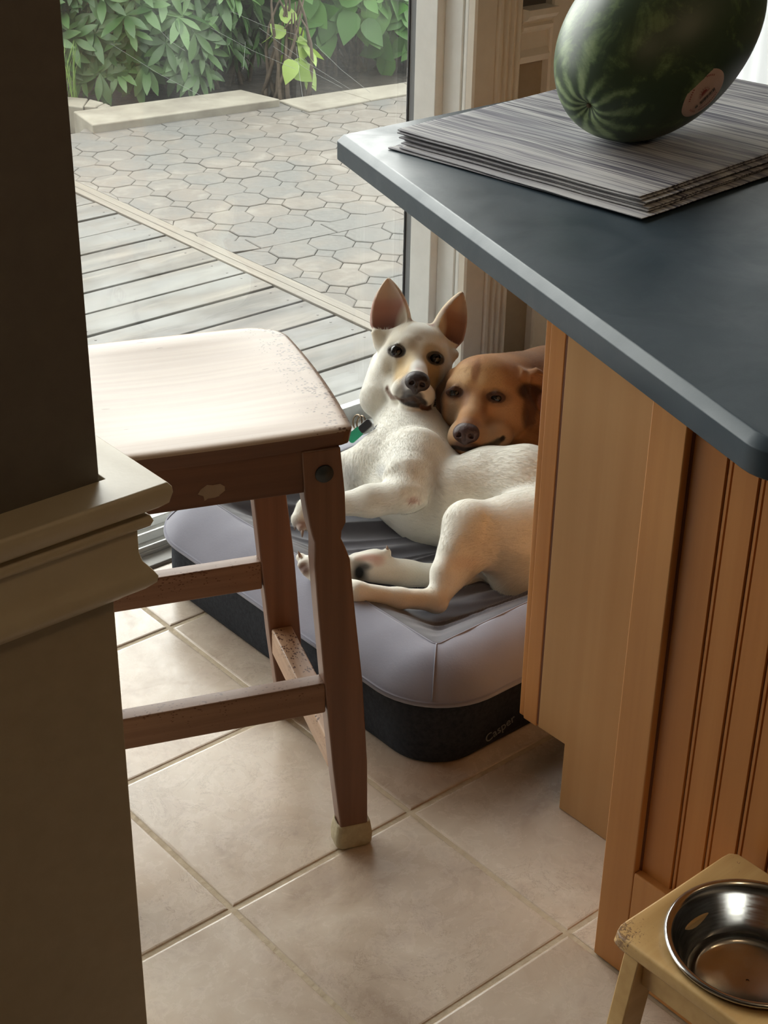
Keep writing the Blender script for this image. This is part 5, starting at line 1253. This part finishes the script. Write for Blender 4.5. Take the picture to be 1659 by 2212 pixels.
    hoop(Q(772, 912, 2.99), .0140, .0016, (.62, 0, .78), (.0, 1, 0), bronze, 'ring'); hoop(Q(780, 914, 2.985), .0135, .0016, (.62, .1, .78), (.0, 1, .1), bronze, 'ring')
    bm = bmesh.new(); c0 = Q(768, 938, 2.975); ux, uy = np.array([.72, .62, .3]), np.array([-.5, .8, -.2]); ux /= np.linalg.norm(ux); uy -= ux*(ux@uy); uy /= np.linalg.norm(uy); uz = np.cross(ux, uy)
    pts = rounded([(-.018, -.010), (.016, -.010), (.016, .009), (-.018, .009)], [.006]*4, 5)
    loft(bm, [[Vector(to_world(c0+ux*x+uy*y+uz*z)-WORG) for x, y in pts] for z in (-.001, .001)], True); bmesh.ops.recalc_face_normals(bm, faces=bm.faces); new_obj('name_tag', bm, mat('green_tag', (.03, .36, .20), .35), collar)
    bm = bmesh.new(); c0 = Q(790, 920, 2.965)
    loft(bm, [[Vector(to_world(c0+ux*x*.8+uy*y*.9+uz*z)-WORG) for x, y in pts] for z in (-.004, .004)], True); bmesh.ops.recalc_face_normals(bm, faces=bm.faces); bevel(new_obj('buckle', bm, mat('dark_buckle', (.03, .03, .033), .35), collar), .0015, 2)
    return o
WD = white_dog()

# ---------------------------------------------------------------- the brown dog
def brown_dog():
    ORG = np.array(tuple(onz(1200, 930, .16)))
    lo = np.array([.06, -.10, -3.62]); hi = np.array([.82, .40, -2.78]); s = Sculpt(lo, hi, .0023)
    EM = Q(1027, 852, 2.975); a = math.radians(-6.0); HX = np.array([math.cos(a), math.sin(a), .18]); HX /= np.linalg.norm(HX); HY = np.array([-math.sin(a), math.cos(a), 0]); HY -= HX*(HX@HY); HY /= np.linalg.norm(HY); HZ = np.cross(HX, HY)
    B = np.array([HX, HY, HZ]); h = lambda x, y, z: EM+(x*HX+y*HY+z*HZ)*.001
    # neck and body going back to the right
    s.cap(h(30, 20, -80), Q(1190, 850, 3.17), .070, .092, .03); s.cap(Q(1190, 850, 3.17), LW(.965, .47, .25), .090, .098, .03); s.cap(LW(.965, .47, .25), LW(.97, .22, .235), .098, .088, .03)
    s.cap(Q(1130, 900, 3.08), Q(1230, 960, 3.10), .055, .07, .03); s.cap(Q(1150, 960, 3.05), LW(.85, .40, .20), .05, .05, .02)
    # skull
    s.ell(h(10, 12, -52), (.070, .062, .070), B, .02, fur=HX+HY); s.ell(h(6, 42, -36), (.052, .034, .045), B, .02, fur=HY)
    s.ell(h(-38, -26, -38), (.030, .040, .036), B, .02, fur=-HY); s.ell(h(56, -34, -40), (.040, .046, .042), B, .025, fur=HX-HY); s.ell(h(58, -10, -40), (.036, .044, .04), B, .025, fur=HX)
    for sx in (-1, 1): s.cap(h(sx*15+2, 15, 0), h(sx*44, 15, -16), .018, .015, .014, fur=HY); s.cap(h(sx*32, -20, -2), h(sx*54, -10, -24), .014, .014, .012, fur=HX*sx)
    s.cap(h(2, -4, -10), h(0, -50, 38), .028, .0205, .015, fur=HY-HZ); s.cap(h(0, -50, 38), h(0, -68, 56), .0205, .0190, .010, fur=HY-HZ)
    s.cap(h(2, -52, -10), h(1, -82, 36), .038, .030, .014, fur=-HY); s.cap(h(1, -82, 36), h(0, -92, 50), .029, .024, .010, fur=-HY)
    s.ell(h(-22, -86, 34), (.018, .026, .026), B, .012, fur=-HY); s.ell(h(28, -88, 28), (.030, .027, .028), B, .014, fur=HX-HY); s.ell(h(50, -72, 0), (.030, .026, .030), B, .02, fur=HX)
    s.cap(h(0, -84, -14), h(2, -106, 30), .034, .017, .016, fur=-HY)
    ML_ = [s.surface(h(x, y, 110), -HZ) for x, y in ((-24, -106), (-12, -109), (2, -110), (16, -108), (32, -104), (46, -97), (58, -88), (64, -80))]
    for p_, q_ in zip(ML_[2:-1], ML_[3:]): s.cap(p_, q_, .0028, .0028, .005, sub=True)
    EYE = {-1: h(-39, 0, 2), 1: h(41, -3, 6)}
    for sx in (-1, 1):
        e_ = EYE[sx]; s.ell(e_+HZ*.010, (.0150, .0085 if sx > 0 else .0065, .012), B, .007, sub=True)
        s.cap(e_+(HX*sx*-.014+HY*.002+HZ*.005), e_+(HY*.0078+HZ*.008), .004, .0048, .005, fur=HY); s.cap(e_+(HY*.0078+HZ*.008), e_+(HX*sx*.015-HZ*.001), .0048, .004, .005, fur=HY)
        s.cap(e_+(HX*sx*-.014-HY*.004+HZ*.004), e_+(-HY*.0085+HZ*.006), .003, .0035, .004, fur=-HY); s.cap(e_+(-HY*.0085+HZ*.006), e_+(HX*sx*.015-HY*.002-HZ*.003), .0035, .003, .004, fur=-HY)
    # ears: right one folded back and open, left one pressed against the white dog
    s.ear(h(84, 30, -50), h(146, 22, -78), HZ-HY*.5, .038, .020, .005, .012, 1.8, .1); s.cap(h(80, 44, -50), h(140, 42, -76), .010, .007, .01, fur=HX); s.cap(h(88, -14, -52), h(116, -34, -66), .016, .013, .014, fur=-HY)
    s.cap(h(-52, 34, -52), h(-70, 6, -50), .016, .012, .012, fur=-HY); s.cap(h(-70, 6, -50), h(-74, -40, -46), .012, .008, .01, fur=-HY)
    NO = h(-1, -80, 68)
    def color(V, N):
        C_ = np.tile(np.array([.45, .215, .085]), (len(V), 1)); n1 = vnoise(V, 45, 4); n2 = vnoise(V, 120, 6); C_ *= (1+.07*n1+.05*n2)[:, None]
        hx = (V-EM) @ HX*1000; hy = (V-EM) @ HY*1000; hz = (V-EM) @ HZ*1000; ih = (hx > -85) & (hx < 160) & (hy > -125) & (hy < 90) & (hz > -120)
        def hb(x, y, z, rx, ry, rz, soft=.8): return np.clip((1+soft-np.sqrt(((hx-x)/rx)**2+((hy-y)/ry)**2+((hz-z)/rz)**2))/soft, 0, 1)*ih
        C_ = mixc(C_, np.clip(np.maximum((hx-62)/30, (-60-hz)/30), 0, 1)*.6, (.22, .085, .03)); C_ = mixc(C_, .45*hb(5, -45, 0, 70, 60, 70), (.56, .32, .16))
        C_ = mixc(C_, .85*hb(-28, 28, 0, 17, 20, 40), (.62, .38, .18)); C_ = mixc(C_, .85*hb(24, 28, 0, 19, 22, 40), (.62, .38, .18)); C_ = mixc(C_, .5*hb(40, 16, 5, 20, 6, 20), (.56, .33, .15)); C_ = mixc(C_, .6*hb(-38, 12, 5, 12, 7, 20), (.60, .36, .19))
        C_ = mixc(C_, .75*hb(-2, 44, -5, 6, 18, 40), (.27, .105, .04)); C_ = mixc(C_, .65*hb(-15, -14, 5, 8, 20, 30), (.22, .09, .04)); C_ = mixc(C_, .6*hb(20, -22, 10, 6, 20, 30), (.20, .085, .04)); C_ = mixc(C_, .65*hb(6, -30, 20, 9, 28, 34), (.60, .36, .19))
        C_ = mixc(C_, .6*hb(-42, -60, 15, 12, 40, 30), (.34, .27, .19)); C_ = mixc(C_, .55*hb(44, -86, 10, 26, 20, 30), (.46, .37, .25)); C_ = mixc(C_, .5*hb(30, -74, 30, 18, 22, 30), (.40, .27, .16)); C_ = mixc(C_, .35*hb(66, -45, -10, 22, 32, 40), (.55, .33, .17)); C_ = mixc(C_, .5*hb(20, -48, 18, 14, 10, 20), (.26, .13, .065))
        C_ = mixc(C_, .7*hb(2, -62, 52, 14, 10, 20), (.25, .135, .10)); C_ = mixc(C_, .9*hb(-1, -102, 52, 24, 9, 26, .4), (.105, .06, .052)); C_ = mixc(C_, .5*hb(-28, -88, 40, 8, 20, 26), (.50, .36, .22)); C_ = mixc(C_, seg_mask(V, ML_, .0042, .003), (.035, .022, .018)); C_ = mixc(C_, .8*seg_mask(V, ML_[-4:-1], .007, .004), (.10, .085, .055))
        for sx in (-1, 1):
            q = V-EYE[sx]; r = np.sqrt(((q @ HX)/.0175)**2+((q @ HY)/.0105)**2); C_ = mixc(C_, np.clip((1.12-r)/.12, 0, 1)*(np.abs(q @ HZ) < .03), (.022, .012, .010)); C_ = mixc(C_, .6*np.clip((2.0-r)/.9, 0, 1)*(np.abs(q @ HZ) < .03), (.12, .055, .035)); C_ = mixc(C_, seg_mask(V, [EYE[sx]-HX*sx*.012, EYE[sx]-HX*sx*.023-HY*.007], .003, .003), (.045, .025, .02))
        # ear folds: shade of the hollow painted in dark, pinkish canal
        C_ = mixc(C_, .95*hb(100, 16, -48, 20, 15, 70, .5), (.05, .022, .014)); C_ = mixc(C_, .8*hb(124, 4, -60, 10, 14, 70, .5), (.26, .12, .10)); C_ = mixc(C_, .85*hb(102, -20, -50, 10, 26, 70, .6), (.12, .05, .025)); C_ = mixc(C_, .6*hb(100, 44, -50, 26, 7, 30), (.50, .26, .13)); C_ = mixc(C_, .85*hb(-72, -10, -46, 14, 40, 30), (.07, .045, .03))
        return C_
    def furlen(V, N):
        L = np.full(len(V), .010); hx = (V-EM) @ HX*1000; hy = (V-EM) @ HY*1000; hz = (V-EM) @ HZ*1000; ih = (hx < 95) & (hy > -125) & (hz > -70); L[ih] = .006; L[ih & (hz > 15)] = .004
        L[(np.sqrt(((hx+1)/22)**2+((hy+88)/26)**2) < 1) & (hz > 40)] = 0
        for sx in (-1, 1):
            q = V-EYE[sx]; L[(np.sqrt(((q @ HX)/.018)**2+((q @ HY)/.011)**2) < 1) & (np.abs(q @ HZ) < .03)] = 0
        return L
    rng = np.random.default_rng(9)
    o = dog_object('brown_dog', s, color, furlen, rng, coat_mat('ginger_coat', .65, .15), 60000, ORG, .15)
    tag(o, 'ginger brown dog resting its chin on the white one, half hidden by the cabinet', 'dog')
    for sx in (-1, 1): ball('eye', EYE[sx]-HZ*.0008, .0122, M_eye, o, ORG)
    ns = Sculpt(NO-.034, NO+.034, .0010); ns.ell(NO, (.0250, .0185, .018), B, .004); ns.ell(NO+HY*.006-HZ*.004, (.0220, .0150, .017), B, .006); ns.cap(NO-HY*.010+HZ*.002, NO-HY*.017-HZ*.002, .009, .007, .006)
    for sx in (-1, 1): ns.ell(NO+HX*sx*.0105-HY*.004+HZ*.0135, (.0042, .0042, .006), B, .003, sub=True); ns.cap(NO+HX*sx*.0125-HY*.006+HZ*.012, NO+HX*sx*.0195-HY*.007+HZ*.004, .0018, .0012, .002, sub=True)
    ns.cap(NO-HY*.004+HZ*.0165, NO-HY*.018+HZ*.012, .0009, .0009, .002, sub=True)
    V, F = ns.mesh(); V = relax(V, F, 2); np_obj('nose', to_world(V)-ORG, F, noisy('brown_nose_leather', (.055, .028, .026), (.085, .046, .042), 160, .45, bump=.5, detail=3, dist=.002), o)
    return o
BD = brown_dog()
